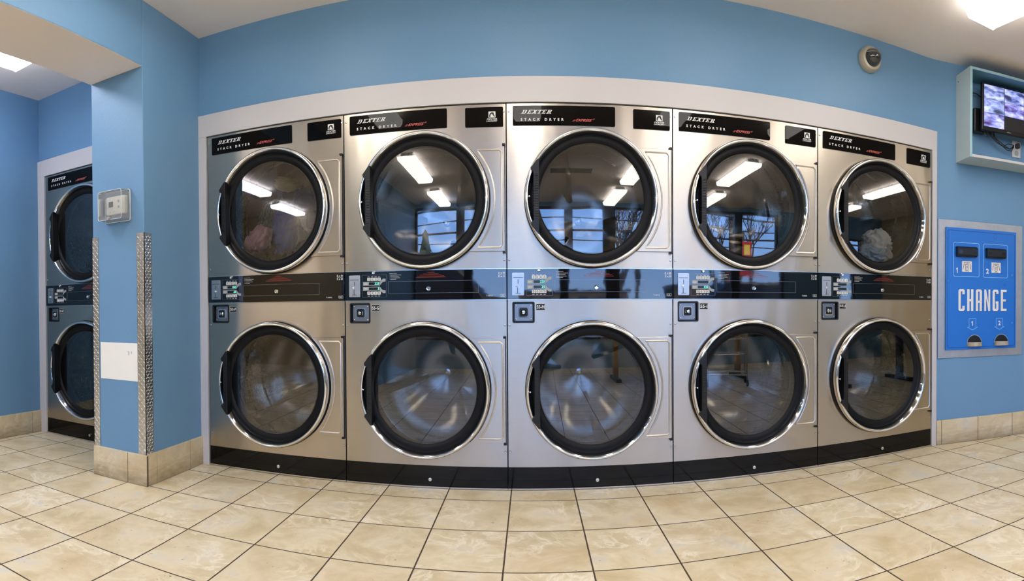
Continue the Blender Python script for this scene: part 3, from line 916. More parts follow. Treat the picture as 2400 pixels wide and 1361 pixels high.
    MB().lathe(mcx, mcz, [(0.0, -0.006), (0.008, -0.005), (0.010, 0.0), (0.014, 0.004), (0.014, 0.014)], 20).build('vault_lock', M['chrome'], cbo, smooth=True)
    for sx in (-1, 1):
        for sz in (-1, 1):
            MB().lathe(mcx+sx*0.039, mcz+sz*0.035, [(0.0, 0.014), (0.004, 0.015), (0.005, 0.019)], 12).build('corner_bolt', M['steel_small'], cbo, smooth=True)
    # number tag
    tg = MB().box(0.150, 0.1965, -0.0020, 0.0, 0.905, 0.938).build('number_tag', M['print_black'], root)
    tl = MB(); text(tl, name_tag, 0.1535, 0.9135, 0.1930, 0.9300, -0.0026, bold=0.02)
    outline(tl, rrect(0.150, 0.1965, 0.905, 0.938, 0.001), 0.0010, -0.0026, -0.002)
    tl.build('tag_lettering', M['print_white'], tg, fix=False)
    # kick plate
    kp = MB().box(x0, x1, -0.002, 0.02, 0.012, H1+0.001).build('kick_plate', M['kick'], root, bevel=0.0008)
    MB().lathe(0.466, 0.047, [(0.0, -0.014), (0.004, -0.014), (0.005, -0.011), (0.009, -0.011), (0.010, -0.008), (0.010, -0.002)], 20).build('kick_plate_bolt', M['chrome'], kp, smooth=True)
    MB().box(x0, x1, -0.006, 0.02, 0.003, 0.010).build('bottom_strip', M['steel_small'], root)
    for px_ in (0.013, 0.863):
        for pz_ in (1.900, 1.158, 0.831, 0.193):
            MB().lathe(px_, pz_, [(0.0, -0.0035), (0.0045, -0.003), (0.0062, -0.0005), (0.0062, 0.0)], 12).build('screw', M['steel_small'], root, smooth=True)
    for c in (UC, LC): build_door(root, c)
    build_drum(root, UC, phase1); build_drum(root, LC, phase2)
    # the cabinet encloses both drums; no duct shell is built
    return root

dryers = [
 ('55-E', '', '', 0.3, 1.2, (XE, DY, 0), 'stainless stack dryer tagged 55-E, alone in the alcove behind the pillar'),
 ('55-F', '150', '22', 0.5, 1.9, (XD, DY, 0), 'stainless stack dryer tagged 55-F beside the pillar, laundry tumbling in its upper drum'),
 ('55-G', '225', '5', 0.9, -0.85, (XD+W, DY, 0), 'stainless stack dryer tagged 55-G, both drums empty, second in the row'),
 ('55-H', '225', '25', 2.0, -1.30, (XD+2*W, DY, 0), 'stainless stack dryer tagged 55-H in the middle of the row of five'),
 ('55-I', '', '225', 1.4, -0.50, (XD+3*W, DY, 0), 'stainless stack dryer tagged 55-I, between dryers 55-H and 55-J'),
 ('55-J', '', '', 0.2, 1.0, (XD+4*W, DY, 0), 'stainless stack dryer tagged 55-J at the row end, pale laundry lying in its upper drum'),
]
for tg_, l1, l2, p1, p2, loc, lab in dryers:
    o = build_dryer(tg_, l1, l2, p1, p2)
    o.location = loc; tag(o, lab, 'dryer', 'stack dryers')

# ------------------------------------------------------------------ laundry
def cloth_mat(name, col, pattern=None):
    t = NT(name); tc = t.n('ShaderNodeTexCoord')
    t.set(Base_Color=col, Roughness=0.85)
    t.b.inputs['Sheen Weight'].default_value = 0.2
    if pattern == 'stars':
        v = t.n('ShaderNodeTexVoronoi', feature='F1', distance='MANHATTAN'); v.inputs['Scale'].default_value = 6.5
        t.l(tc.outputs['Object'], v.inputs['Vector'])
        t.l(t.mix(t.math('LESS_THAN', v.outputs['Distance'], 0.42), col, rgb(205, 215, 228)), t.b.inputs['Base Color'])
    if pattern == 'stripe':
        w = t.n('ShaderNodeTexWave'); w.inputs['Scale'].default_value = 16; t.l(tc.outputs['Object'], w.inputs['Vector'])
        t.l(t.mix(w.outputs[1], col, rgb(140, 150, 150)), t.b.inputs['Base Color'])
    return t.m
def garment(name, cx, cy, cz, sx, sy, sz, seed, mat, label, group, rot=0.0):
    bm = bmesh.new(); bmesh.ops.create_icosphere(bm, subdivisions=6, radius=1.0)
    off = Vector((seed*7.3, seed*3.1, seed*1.7))
    rg = random.Random(seed)
    from mathutils import Euler
    r1 = Euler([rg.uniform(0, 6.28) for _ in range(3)]).to_matrix(); r2 = Euler([rg.uniform(0, 6.28) for _ in range(3)]).to_matrix()
    for v in bm.verts:
        p = v.co.normalized()
        w = Vector((noise.noise(p*1.4+off), noise.noise(p*1.4+off*2), noise.noise(p*1.4+off*3)))*0.55
        a_, b_ = r1 @ (p+w), r2 @ (p+w*0.8)
        fold1 = 1 - math.sqrt(noise.noise(Vector((a_.x*2.3, a_.y*2.3, a_.z*0.5)) + off)**2 + 0.0012)*2.6
        fold2 = 1 - math.sqrt(noise.noise(Vector((b_.x*3.9, b_.y*3.9, b_.z*0.8)) + off*2)**2 + 0.002)*2.6
        big = noise.noise(p*1.2 + off)
        r = 0.78 + 0.30*big + 0.17*fold1 + 0.06*fold2
        v.co = Vector((p.x*r*sx, p.y*r*sy, p.z*r*sz))
    me = bpy.data.meshes.new(name); bm.to_mesh(me); bm.free()
    me.materials.append(mat); me.polygons.foreach_set('use_smooth', [True]*len(me.polygons))
    o = bpy.data.objects.new(name, me); COL.objects.link(o); o.location = (cx, cy, cz); o.rotation_euler = (0, rot, 0)
    tag(o, label, 'laundry', group); return o
C = {'cream': cloth_mat('cream_cotton', rgb(226, 220, 204)), 'grey': cloth_mat('light_grey_cotton', rgb(188, 194, 196)),
     'purple': cloth_mat('purple_cotton', rgb(62, 56, 104)), 'olive': cloth_mat('olive_cotton', rgb(88, 84, 62)),
     'navy': cloth_mat('navy_cotton', rgb(26, 34, 58)), 'blue': cloth_mat('blue_cotton', rgb(66, 92, 158)),
     'stars': cloth_mat('starred_cotton', rgb(44, 56, 88), 'stars'), 'yellow': cloth_mat('yellow_cotton', rgb(206, 188, 60)),
     'pink': cloth_mat('dusty_pink_cotton', rgb(206, 164, 168)), 'stripe': cloth_mat('green_striped_cotton', rgb(70, 92, 84), 'stripe')}
jx = XD+4*W+UC[0]
gj = 'laundry lying in the upper drum of dryer 55-J'
garment('shirt', jx+0.165, DY+0.25, UC[1]-0.150, .130, .12, .110, 3, C['cream'], 'crumpled cream shirt on top of the pile in the 55-J dryer', gj, 0.5)
garment('towel', jx+0.075, DY+0.19, UC[1]-0.215, .100, .09, .075, 5, C['grey'], 'light grey towel spilling below the cream shirt in dryer 55-J', gj)
garment('trousers', jx-0.085, DY+0.29, UC[1]-0.215, .10, .10, .060, 7, C['purple'], 'purple trousers heaped left of the cream shirt in dryer 55-J', gj)
garment('sock', jx+0.01, DY+0.15, UC[1]-0.275, .060, .045, .035, 9, C['olive'], 'small olive sock low in the drum of dryer 55-J', gj)
garment('sweater', jx-0.02, DY+0.50, UC[1]-0.15, .18, .14, .085, 11, C['navy'], 'dark navy sweater behind the purple trousers in dryer 55-J', gj)
fx = XD+UC[0]
gf = 'laundry tumbling in the upper drum of dryer 55-F'
garment('blue_shirt', fx-0.075, DY+0.33, UC[1]-0.055, .085, .10, .175, 13, C['blue'], 'long blue shirt hanging in the middle of the 55-F upper drum', gf, 0.15)
garment('starred_cloth', fx+0.07, DY+0.38, UC[1]+0.07, .12, .12, .14, 15, C['stars'], 'dark blue cloth with white star shapes tumbling in dryer 55-F', gf, -0.3)
garment('yellow_cloth', fx-0.09, DY+0.40, UC[1]+0.235, .085, .10, .045, 17, C['yellow'], 'yellow cloth at the top of the 55-F upper drum', gf)
garment('pink_blouse', fx-0.175, DY+0.17, UC[1]-0.135, .070, .09, .110, 19, C['pink'], 'dusty pink blouse against the lower rim of the 55-F upper drum', gf, 0.7)
garment('striped_shirt', fx-0.215, DY+0.45, UC[1]+0.02, .08, .12, .17, 21, C['stripe'], 'green striped shirt behind the pink blouse in dryer 55-F', gf, 0.3)
garment('dark_jeans', fx+0.08, DY+0.38, UC[1]-0.195, .12, .12, .075, 23, C['navy'], 'dark jeans at the bottom of the 55-F upper drum', gf, -0.4)

# ================================================================== PILLAR FITTINGS
def diamond_strip(mb, org, u, v, n, width, height):
    # raised lozenges in alternating slant on a strip; org corner, u across, v up, n outward
    O, U_, V_, N_ = Vector(org), Vector(u), Vector(v), Vector(n)
    pitch = 0.0165
    rows = int(height/pitch); cols = max(1, int(round(width/pitch)))
    cw = width/cols
    for r_ in range(rows):
        for c_ in range(cols):
            cxu = (c_+0.5)*cw; czv = (r_+0.5)*pitch
            a = math.radians(45 if (r_+c_) % 2 == 0 else -45)
            d = Vector((math.cos(a), math.sin(a))); e = Vector((-d.y, d.x))
            L, Wd = 0.0088, 0.0026
            pts2 = [d*L, e*Wd, -d*L, -e*Wd]
            base = [O + U_*(cxu+p.x) + V_*(czv+p.y) for p in pts2]
            top = [O + U_*(cxu+d.x*L*s) + V_*(czv+d.y*L*s) + N_*0.0016 for s in (0.45, -0.45)]
            mb.add(base+top, [(0, 1, 4), (1, 2, 5, 4), (2, 3, 5), (3, 0, 4, 5)])
g1 = MB()
zg0, zg1, lw = 0.163, 1.330, 0.052
ex_, ey_ = PX1+0.003, PY-0.003
g1.box(PX1-lw, ex_, ey_, PY, zg0, zg1); g1.box(PX1, ex_, ey_, PY+lw+0.01, zg0, zg1)
diamond_strip(g1, (PX1-lw, ey_, zg0), (1, 0, 0), (0, 0, 1), (0, -1, 0), lw, zg1-zg0)
diamond_strip(g1, (ex_, ey_+0.004, zg0), (0, 1, 0), (0, 0, 1), (1, 0, 0), lw+0.006, zg1-zg0)
tag(g1.build('corner_guard', M['diamond']), 'diamond plate corner guard wrapping the pillar edge facing dryer 55-F', 'corner guard', 'diamond plate corner guards on the pillar')
g2 = MB()
g2.box(PX0-0.003, PX0+0.045, ey_, PY, zg0, zg1+0.004); g2.box(PX0-0.003, PX0, ey_, PY+lw, zg0, zg1+0.004)
diamond_strip(g2, (PX0-0.003, ey_, zg0), (1, 0, 0), (0, 0, 1), (0, -1, 0), 0.048, zg1-zg0)
diamond_strip(g2, (PX0-0.003, PY+lw, zg0), (0, -1, 0), (0, 0, 1), (-1, 0, 0), lw, zg1-zg0)
tag(g2.build('corner_guard', M['diamond']), 'diamond plate corner guard on the pillar edge by the alcove', 'corner guard', 'diamond plate corner guards on the pillar')
ps = MB().box(PX0+0.055, PX1-lw-0.002, PY-0.002, PY-0.0002, 0.545, 0.747)
pso = tag(ps.build('blank_panel', M['white_paper']), 'blank white sheet fixed between the two corner guards of the pillar', 'panel')
sm = MB(); sm.box(-2.055, -2.047, PY-0.0026, PY-0.002, 0.682, 0.700); sm.box(-2.065, -2.045, PY-0.0026, PY-0.002, 0.700, 0.703); sm.box(-2.035, -2.028, PY-0.0026, PY-0.002, 0.690, 0.704)
sm.build('scuff_mark', simple('faint_scuff', rgb(192, 194, 194), 0.6), pso)

# thermostat and its clear guard
th = empty('thermostat', (-2.115, PY, 1.49), 0, 'cream thermostat with a small dark display, inside a clear guard on the pillar', 'thermostat')
MB().prism(rrect(-0.070, 0.070, -0.048, 0.048, 0.010), -0.030, -0.001).build('thermostat_body', M['cream_plastic'], th, bevel=0.004)
MB().box(-0.048, -0.016, -0.0315, -0.029, -0.008, 0.022).build('display', M['lcd'], th)
for (x, z) in ((0.025, 0.020), (0.025, -0.010)):
    MB().lathe(x, z, [(0.0, -0.0335), (0.006, -0.033), (0.0075, -0.030)], 14).build('button', M['print_grey'], th, smooth=True)
for (x, z) in ((-0.043, -0.033), (-0.012, -0.031)):
    MB().lathe(x, z, [(0.0, -0.0335), (0.006, -0.033), (0.0075, -0.030)], 14).build('button', M['cream_plastic'], th, smooth=True)
gd = empty('thermostat_guard', (-2.115, PY, 1.485), 0, 'clear plastic guard box over the thermostat on the pillar', 'guard box')
gx, gz = 0.092, 0.083
MB().prism(rrect(-gx-0.004, gx+0.004, -gz-0.004, gz+0.004, 0.010), -0.006, -0.0005).build('back_plate', M['clear_plastic'], gd)
cv = MB()
o1, o2 = rrect(-gx, gx, -gz, gz, 0.012), rrect(-gx+0.006, gx-0.006, -gz+0.006, gz-0.006, 0.010)
n_ = len(o1)
cv.add([(p[0], -0.006, p[1]) for p in o1] + [(p[0], -0.078, p[1]) for p in o2], [(i, (i+1) % n_, (i+1) % n_ + n_, i+n_) for i in range(n_)] + [tuple(range(n_, 2*n_))])
cv.build('clear_cover', M['clear_plastic'], gd)
rimm = MB(); rimm.tube([(p[0], -0.078, p[1]) for p in o2], 0.0016, 6, closed=True); rimm.tube([(p[0], -0.010, p[1]) for p in o1], 0.0022, 6, closed=True)
rimm.build('cover_edge', simple('acrylic_edge', rgb(205, 222, 232), 0.2, coat=0.6), gd, smooth=True)
MB().lathe(-0.005, -gz+0.012, [(0.0, -0.090), (0.009, -0.090), (0.010, -0.086), (0.010, -0.074)], 18).build('guard_lock', M['plate_steel'], gd, smooth=True)
MB().box(-0.017, 0.007, -0.080, -0.070, -gz+0.002, -gz+0.026).build('lock_tab', M['clear_plastic'], gd)

# ================================================================== RIGHT WALL: dome camera, monitor, change machine
dc = empty('dome_camera', (1.998, DY+0.012, 2.405), 0, 'round dome security camera with beige ring, on the wall near the ceiling', 'security camera')
MB().lathe(0, 0, [(0.0, -0.001), (0.076, -0.001), (0.078, -0.010), (0.076, -0.030), (0.066, -0.046), (0.054, -0.050), (0.050, -0.044)], 48).build('base_ring', M['beige_metal'], dc, smooth=True)
MB().lathe(0, 0, [(0.051, -0.044), (0.050, -0.060), (0.044, -0.078), (0.033, -0.092), (0.018, -0.101), (0.0001, -0.104)], 40).build('dome', M['dome'], dc, smooth=True, angle=80)
MB().tube([(0.052*math.cos(a)*1.0, -0.047-0.052*math.sin(a), 0.018) for a in [PI*i/16 for i in range(17)]], 0.0022, 6).build('seam_ring', M['steel_small'], dc, smooth=True)

def onwall(s, z, off=0.0): return (*A(s, off), z)
tb = empty('monitor_box', onwall(0.150, 1.885), WDOG, 'open pale blue wooden box on the wall holding the security monitor', 'box')
bw, bh, bdp, th_ = 0.86, 0.580, 0.200, 0.018
fr = MB(); fr.box(0, th_, -bdp, -0.001, 0, bh)
fr.build('side_board', M['box_blue'], tb, bevel=0.001)
MB().box(bw-th_, bw, -bdp, -0.001, 0, bh).build('side_board', M['box_blue'], tb, bevel=0.001)
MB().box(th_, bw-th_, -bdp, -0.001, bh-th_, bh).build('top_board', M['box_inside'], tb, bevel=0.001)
MB().box(th_, bw-th_, -bdp, -0.001, 0, th_).build('bottom_board', M['box_blue'], tb, bevel=0.001)
ed = MB(); ed.box(0.001, th_-0.001, -bdp-0.0012, -bdp, 0.001, bh-0.001); ed.box(th_, bw-th_, -bdp-0.0012, -bdp, bh-th_+0.001, bh-0.001)
ed.build('front_edge', M['box_edge'], tb)
MB().box(th_, bw-th_, -bdp-0.0012, -bdp, 0.001, th_-0.001).build('worn_front_edge', M['white_trim'], tb)
MB().lathe(0, 0, [(0, 0.0006), (0.0, -0.0006), (0.004, -0.0006), (0.004, 0.0006)], 12).build('screw_hole', M['print_black'], tb)
bpy.data.objects['screw_hole'].location = (-0.0006, -0.035, bh-0.05); bpy.data.objects['screw_hole'].rotation_euler = (0, 0, -PI/2)
mo = empty('security_monitor', onwall(0.290, 2.100, 0.115), WDOG, 'black flat monitor showing tiled security camera views, in the box on the wall', 'monitor')
mw, mh = 0.535, 0.318
MB().box(0, mw, -0.006, 0.020, 0, mh).build('bezel', M['black_plastic'], mo, bevel=0.003)
MB().box(0.05, mw-0.05, 0.020, 0.045, 0.03, mh-0.06).build('rear_housing', M['black_plastic'], mo, bevel=0.006)
scr = MB().add([(0.014, -0.0065, 0.026), (mw-0.014, -0.0065, 0.026), (mw-0.014, -0.0065, mh-0.012), (0.014, -0.0065, mh-0.012)], [(0, 1, 2, 3)])
scr.build('screen', M['screen'], mo, uv=lambda co: ((co.x-0.014)/(mw-0.028), (co.z-0.026)/(mh-0.038)), fix=False)
lg = MB(); text(lg, 'SAMSUNG', mw/2-0.062, 0.010, mw/2-0.030, 0.0155, -0.0068, bold=0.01)
lg.build('logo', M['print_white'], mo, fix=False)
for x in (0.035, 0.095):
    MB().tube([(x-0.008, 0.01, 0.0), (x-0.010, -0.002, -0.030), (x, -0.006, -0.044), (x+0.010, -0.002, -0.030), (x+0.008, 0.01, 0.0)], 0.0038, 8).build('bracket_hook', M['black_plastic'], mo, smooth=True)
wm = empty('monitor_bracket', onwall(0.245, 2.08), WDOG, 'black wall bracket behind the security monitor', 'bracket')
MB().box(0.02, 0.12, -0.060, -0.001, 0.02, 0.18).build('mount_plate', M['black_plastic'], wm, bevel=0.006)
MB().box(0.12, 0.34, -0.0695, -0.050, 0.08, 0.12).build('mount_arm', M['black_plastic'], wm, bevel=0.004)
MB().tube([(-0.078, -0.002, 0.300), (-0.02, -0.01, 0.292), (0.05, -0.03, 0.285), (0.10, -0.045, 0.25)], 0.004, 8).build('mount_cable', M['cable'], wm, smooth=True)
cc = MB()
for k, (a, b, c_) in enumerate([(0.0, -0.02, -0.055), (0.012, -0.03, -0.075), (0.03, -0.05, -0.060), (-0.02, -0.01, -0.05)]):
    cc.tube([(0.10+a, -0.062, 0.06), (0.16+a, -0.062, 0.02+b*0.4), (0.22+a, -0.07, -0.02+c_*0.3), (0.28+a, -0.06, -0.01+c_*0.8), (0.33+a, -0.045, c_+0.01*k), (0.365, -0.038, -0.02)], 0.0032, 6)
cco = cc.build('cable_bundle', M['cable'], None, smooth=True)
cco.location = onwall(0.245, 2.08); cco.rotation_euler = (0, 0, WDOG)
tag(cco, 'tangle of black cables hanging below the security monitor', 'cables')
so = empty('power_outlet', onwall(0.655, 1.985), WDOG, 'white socket plate on the wall below the security monitor', 'socket')
MB().box(-0.038, 0.038, -0.008, -0.0005, 0, 0.118).build('outlet_plate', M['white_trim'], so, bevel=0.003)
MB().prism(rrect(-0.017, 0.017, 0.014, 0.050, 0.012), -0.010, -0.008).build('socket_face', M['print_grey'], so)
MB().prism(rrect(-0.014, 0.016, 0.062, 0.098, 0.010), -0.034, -0.008).build('black_plug', M['black_plastic'], so, bevel=0.003)

cm = empty('change_machine', onwall(0.012, 0.575), WDOG, 'blue change machine with a steel surround set in the wall beside the dryers', 'change machine')
CWd, CHt = 0.700, 0.925
MB().box(0, CWd, -0.006, -0.0005, 0, CHt).build('steel_surround', M['machine_steel'], cm, bevel=0.001)
f0x, f1x, f0z, f1z = 0.055, 0.638, 0.053, 0.874
MB().box(f0x, f1x, -0.018, -0.006, f0z, f1z).build('blue_face', M['change_blue'], cm, bevel=0.001)
yl = -0.0186
nb = MB(); outline(nb, rrect(f0x+0.014, f1x-0.012, f0z+0.015, f1z-0.018, 0.010), 0.0026, yl, -0.018)
nb.build('border_line', M['navy_print'], cm, fix=False)
pb = MB(); outline(pb, rrect(0.112, 0.321, 0.546, 0.777, 0.012), 0.0028, yl, -0.018); outline(pb, rrect(0.354, 0.563, 0.546, 0.779, 0.012), 0.0028, yl, -0.018)
for ax_ in (0.267, 0.493):
    arrow = [(ax_-0.029, 0.263), (ax_-0.029, 0.204), (ax_-0.043, 0.204), (ax_, 0.184), (ax_+0.043, 0.204), (ax_+0.029, 0.204), (ax_+0.029, 0.263)]
    outline(pb, arrow, 0.0024, yl, -0.018)
pb.build('white_outline', M['pale_print'], cm, fix=False)
LZ0, LZ1 = 0.3135, 0.463
def digit_one(mb, x0, z0, x1, z1, y):
    w, h = x1-x0, z1-z0
    mb.poly([(x0+p[0]*w, z0+p[1]*h) for p in ((.36, .0), (.72, .0), (.72, 1.), (.42, 1.), (.02, .80), (.02, .60), (.36, .72))], y)
def block_letters(mb, word, x0, x1, z0, z1, y):
    n = len(word); gap = 0.020; w = (x1-x0-gap*(n-1))/n; h = z1-z0; t = 0.019; c_ = 0.010
    def R_(a, b, c0, d): mb.box(a, b, y, y+0.0005, c0, d)
    for i, ch in enumerate(word):
        x = x0 + i*(w+gap)
        def cut(a, b, c0, d, corners=''):      # rectangle with cut corners
            p = [(a, c0), (b, c0), (b, d), (a, d)]
            out = []
            for q, nm in zip(p, ('bl', 'br', 'tr', 'tl')):
                if nm in corners:
                    sx = 1 if 'l' in nm else -1; sz = 1 if 'b' in nm else -1
                    p1, p2 = (q[0]+sx*c_, q[1]), (q[0], q[1]+sz*c_)
                    out += [p2, p1] if nm in ('bl', 'tr') else [p1, p2]
                else: out.append(q)
            mb.prism(out, y, y+0.0005)
        if ch == 'C':
            cut(x, x+t, z0, z1, 'bl,tl'); R_(x+t, x+w-t, z0, z0+t*0.85); R_(x+t, x+w-t, z1-t*0.85, z1); cut(x+w-t, x+w, z0, z0+h*0.24, 'br'); cut(x+w-t, x+w, z1-h*0.24, z1, 'tr')
        elif ch == 'H':
            R_(x, x+t, z0, z1); R_(x+w-t, x+w, z0, z1); R_(x+t, x+w-t, z0+h*0.44, z0+h*0.55)
        elif ch == 'A':
            cut(x, x+t, z0, z1, 'tl'); cut(x+w-t, x+w, z0, z1, 'tr'); R_(x+t, x+w-t, z1-t*0.85, z1); R_(x+t, x+w-t, z0+h*0.38, z0+h*0.48)
        elif ch == 'N':
            R_(x, x+t*0.8, z0, z1); R_(x+w-t*0.8, x+w, z0, z1); mb.prism([(x+t*0.8, z1-h*0.38), (x+w-t*0.8, z0), (x+w-t*0.8, z0+h*0.38), (x+t*0.8, z1)], y, y+0.0005)
        elif ch == 'G':
            cut(x, x+t, z0, z1, 'bl,tl'); R_(x+t, x+w-t, z0, z0+t*0.85); R_(x+t, x+w-t, z1-t*0.85, z1); cut(x+w-t, x+w, z0, z0+h*0.45, 'br'); cut(x+w-t, x+w, z1-h*0.2, z1, 'tr'); R_(x+w*0.52, x+w-t, z0+h*0.35, z0+h*0.45)
        elif ch == 'E':
            R_(x, x+t, z0, z1); R_(x+t, x+w, z0, z0+t*0.85); R_(x+t, x+w, z1-t*0.85, z1); R_(x+t, x+w*0.88, z0+h*0.45, z0+h*0.55)
sh = MB(); block_letters(sh, 'CHANGE', 0.1555, 0.5565, LZ0-0.003, LZ1-0.003, yl+0.0003)
sh.build('letter_shadow_print', M['navy_print'], cm)
ch = MB(); block_letters(ch, 'CHANGE', 0.153, 0.554, LZ0, LZ1, yl-0.0004)
digit_one(ch, 0.134, 0.571, 0.152, 0.606, yl); text(ch, '2', 0.377, 0.573, 0.401, 0.607, yl, bold=0.03)
digit_one(ch, 0.257, 0.214, 0.275, 0.246, yl); text(ch, '2', 0.482, 0.214, 0.504, 0.246, yl, bold=0.03)
ch.build('lettering', M['print_white'], cm, fix=False)
for bx_ in (0.130, 0.370):
    bm_ = MB(); prof = [(0.0, 0.680), (0.0, 0.748), (-0.018, 0.748), (-0.034, 0.738), (-0.034, 0.690), (-0.022, 0.680)]
    n6 = len(prof)
    xs_ = (bx_, bx_+0.162)
    vs = [(xs_[0], -0.018+p[0], p[1]) for p in prof] + [(xs_[1], -0.018+p[0], p[1]) for p in prof]
    bm_.add(vs, [tuple(range(n6)), tuple(range(2*n6-1, n6-1, -1))] + [(i, (i+1) % n6, (i+1) % n6+n6, i+n6) for i in range(n6)])
    bo = bm_.build('bill_acceptor', M['black_plastic'], cm, bevel=0.003)
    MB().box(bx_+0.045, bx_+0.117, -0.0535, -0.050, 0.706, 0.712).build('bill_slot', M['print_black'], bo)
    for q in (0.008, 0.124): MB().box(bx_+q, bx_+q+0.030, -0.0530, -0.050, 0.700, 0.722).build('indicator', M['smoke'], bo)
for k, sx in enumerate((0.181, 0.423)):
    st = MB().box(sx, sx+0.078, -0.0192, -0.018, 0.580, 0.652).build('sticker', M['print_white'], cm)
    sd = MB(); yy = -0.0196
    outline(sd, rrect(sx+0.026, sx+0.050, 0.590, 0.632, 0.004), 0.003, yy, -0.0192)
    sd.poly([(sx+0.006, 0.596), (sx+0.009, 0.596), (sx+0.018, 0.634), (sx+0.014, 0.634)], yy); sd.poly([(sx+0.068, 0.596), (sx+0.072, 0.596), (sx+0.064, 0.634), (sx+0.060, 0.634)], yy)
    sd.box(sx+0.012, sx+0.066, yy, yy+0.0003, 0.641, 0.6435); sd.box(sx+0.020, sx+0.058, yy, yy+0.0003, 0.637, 0.639); sd.box(sx+0.024, sx+0.054, yy, yy+0.0003, 0.584, 0.5865)
    outline(sd, rrect(sx+0.032, sx+0.044, 0.603, 0.620, 0.0055), 0.002, yy, -0.0192)
    sd.build('sticker_print', M['print_black'], st, fix=False)
for cx_ in (0.282, 0.508):
    cpn = MB(); seg = 14
    out = [(cx_-0.062, 0.072), (cx_+0.062, 0.072)] + [(cx_+0.062*math.cos(PI*i/seg), 0.094+0.060*math.sin(PI*i/seg)) for i in range(seg+1)]
    cu = MB(); outline(cu, out, 0.005, -0.022, -0.018); cuo = cu.build('coin_cup', M['plate_steel'], cm, fix=False)
    MB().prism(out, -0.0188, -0.018).build('cup_hollow', M['print_black'], cuo)
    lip = MB(); lp = []
    arc_ = [(cx_+0.056*math.cos(PI+PI*i/seg), -0.020-0.048*math.sin(PI*i/seg)) for i in range(seg+1)]
    vs = [(p[0], p[1], 0.076) for p in arc_] + [(p[0]*1.0, p[1]*1.0, 0.104) for p in arc_]
    k2 = len(arc_)
    lip.add(vs, [(i, i+1, i+1+k2, i+k2) for i in range(k2-1)] + [tuple(range(k2))])
    lip.build('cup_lip', M['beige_metal'], cuo, smooth=True)

# ================================================================== THE REST OF THE ROOM (seen in the glass)
def folding_table(x, y, w, label, top='table_top', leg='oak'):
    t_ = empty('folding_table', (x, y, 0), 0, label, 'table', 'laundry folding tables')
    MB().box(-w/2, w/2, -0.38, 0.38, 0.80, 0.84).build('table_top', M[top], t_, bevel=0.006)
    for s in (-1, 1):
        lg_ = MB().box(s*(w/2-0.15)-0.035, s*(w/2-0.15)+0.035, -0.06, 0.06, 0.04, 0.80)
        lo_ = lg_.build('leg', M[leg], t_, bevel=0.004)
        MB().box(s*(w/2-0.15)-0.04, s*(w/2-0.15)+0.04, -0.32, 0.32, 0.0, 0.05).build('foot_bar', M['black_plastic'], lo_, bevel=0.006)
folding_table(1.95, -1.45, 1.9, 'folding table with oak legs standing before the widest shop window')
folding_table(3.9, 0.1, 1.4, 'smaller folding table with black legs, standing by itself', leg='black_plastic')
ct = empty('laundry_cart', (2.25, -0.55, 0), 0.3, 'chrome wire laundry cart standing beside the folding table', 'cart')
fr_ = MB()
for z in (0.42, 0.62, 0.82): fr_.tube([(-.28,-.22,z),(.28,-.22,z),(.28,.22,z),(-.28,.22,z)], 0.007, 6, closed=True)
for k in range(12):
    x = -.28 + .56*k/11
    for y in (-.22, .22): fr_.cyl((x, y, .42), (x, y, .82), 0.0025, 5)
    fr_.cyl((x, -.22, .42), (x, .22, .42), 0.0025, 5)
for k in range(9):
    y = -.22 + .44*k/8
    for x in (-.28, .28): fr_.cyl((x, y, .42), (x, y, .82), 0.0025, 5)
fr_.build('wire_basket', M['wire'], ct)
st_ = MB()
for x in (-.27, .27):
    for y in (-.21, .21): st_.cyl((x, y, .10), (x, y, .42), 0.011, 8)
for y in (-.21, .21): st_.cyl((-.27, y, .16), (.27, y, .16), 0.010, 8)
for x in (-.27, .27): st_.cyl((x, -.21, .16), (x, .21, .16), 0.010, 8)
st_.build('cart_frame', M['wire'], ct, smooth=True)
for x in (-.27, .27):
    for y in (-.21, .21):
        MB().cyl((x-.014, y, .05), (x+.014, y, .05), 0.05, 18).build('caster', M['tyre'], ct, smooth=True)
av = empty('air_vent', (0.45, -0.9, CEIL), 0, 'rectangular white air vent in the ceiling of the main room', 'vent')
MB().box(-.33, .33, -.16, .16, -0.012, -0.0005).build('vent_frame', M['housing'], av, bevel=0.002)
vs_ = MB()
for k in range(10): vs_.box(-.29, .29, -.13+k*0.027, -.118+k*0.027, -0.016, -0.012)
vs_.build('vent_slats', M['black_plastic'], av)

# ================================================================== OUTSIDE (seen through the windows, in the reflections)
structure(MB().box(-90, 90, -120, BACKY-0.1, -0.35, -0.15).build('ground', M['asphalt']))
rnd = random.Random(5)
def utility_pole(x, y, h, label):
    u = empty('utility_pole', (x, y, -0.15), 0, label, 'utility pole', 'utility poles across the street')
    MB().tube([(0, 0, 0), (0, 0, h)], 0.15, 10, radii=[0.17, 0.11]).build('pole', M['pole'], u, smooth=True)
    MB().box(-1.2, 1.2, -0.06, 0.06, h-0.75, h-0.62).build('crossarm', M['pole'], u)
    for k in (-1.0, -0.45, 0.45, 1.0): MB().cyl((k, 0, h-0.62), (k, 0, h-0.45), 0.04, 8).build('insulator', M['plate_steel'], u)
utility_pole(7.45, -15, 5.1, 'wooden utility pole with crossarm, the one behind the red sign')
utility_pole(-16.0, -15, 6.2, 'wooden utility pole with crossarm beside the dark conifer')
utility_pole(22, -15, 6.2, 'wooden utility pole with crossarm at the end of the street')
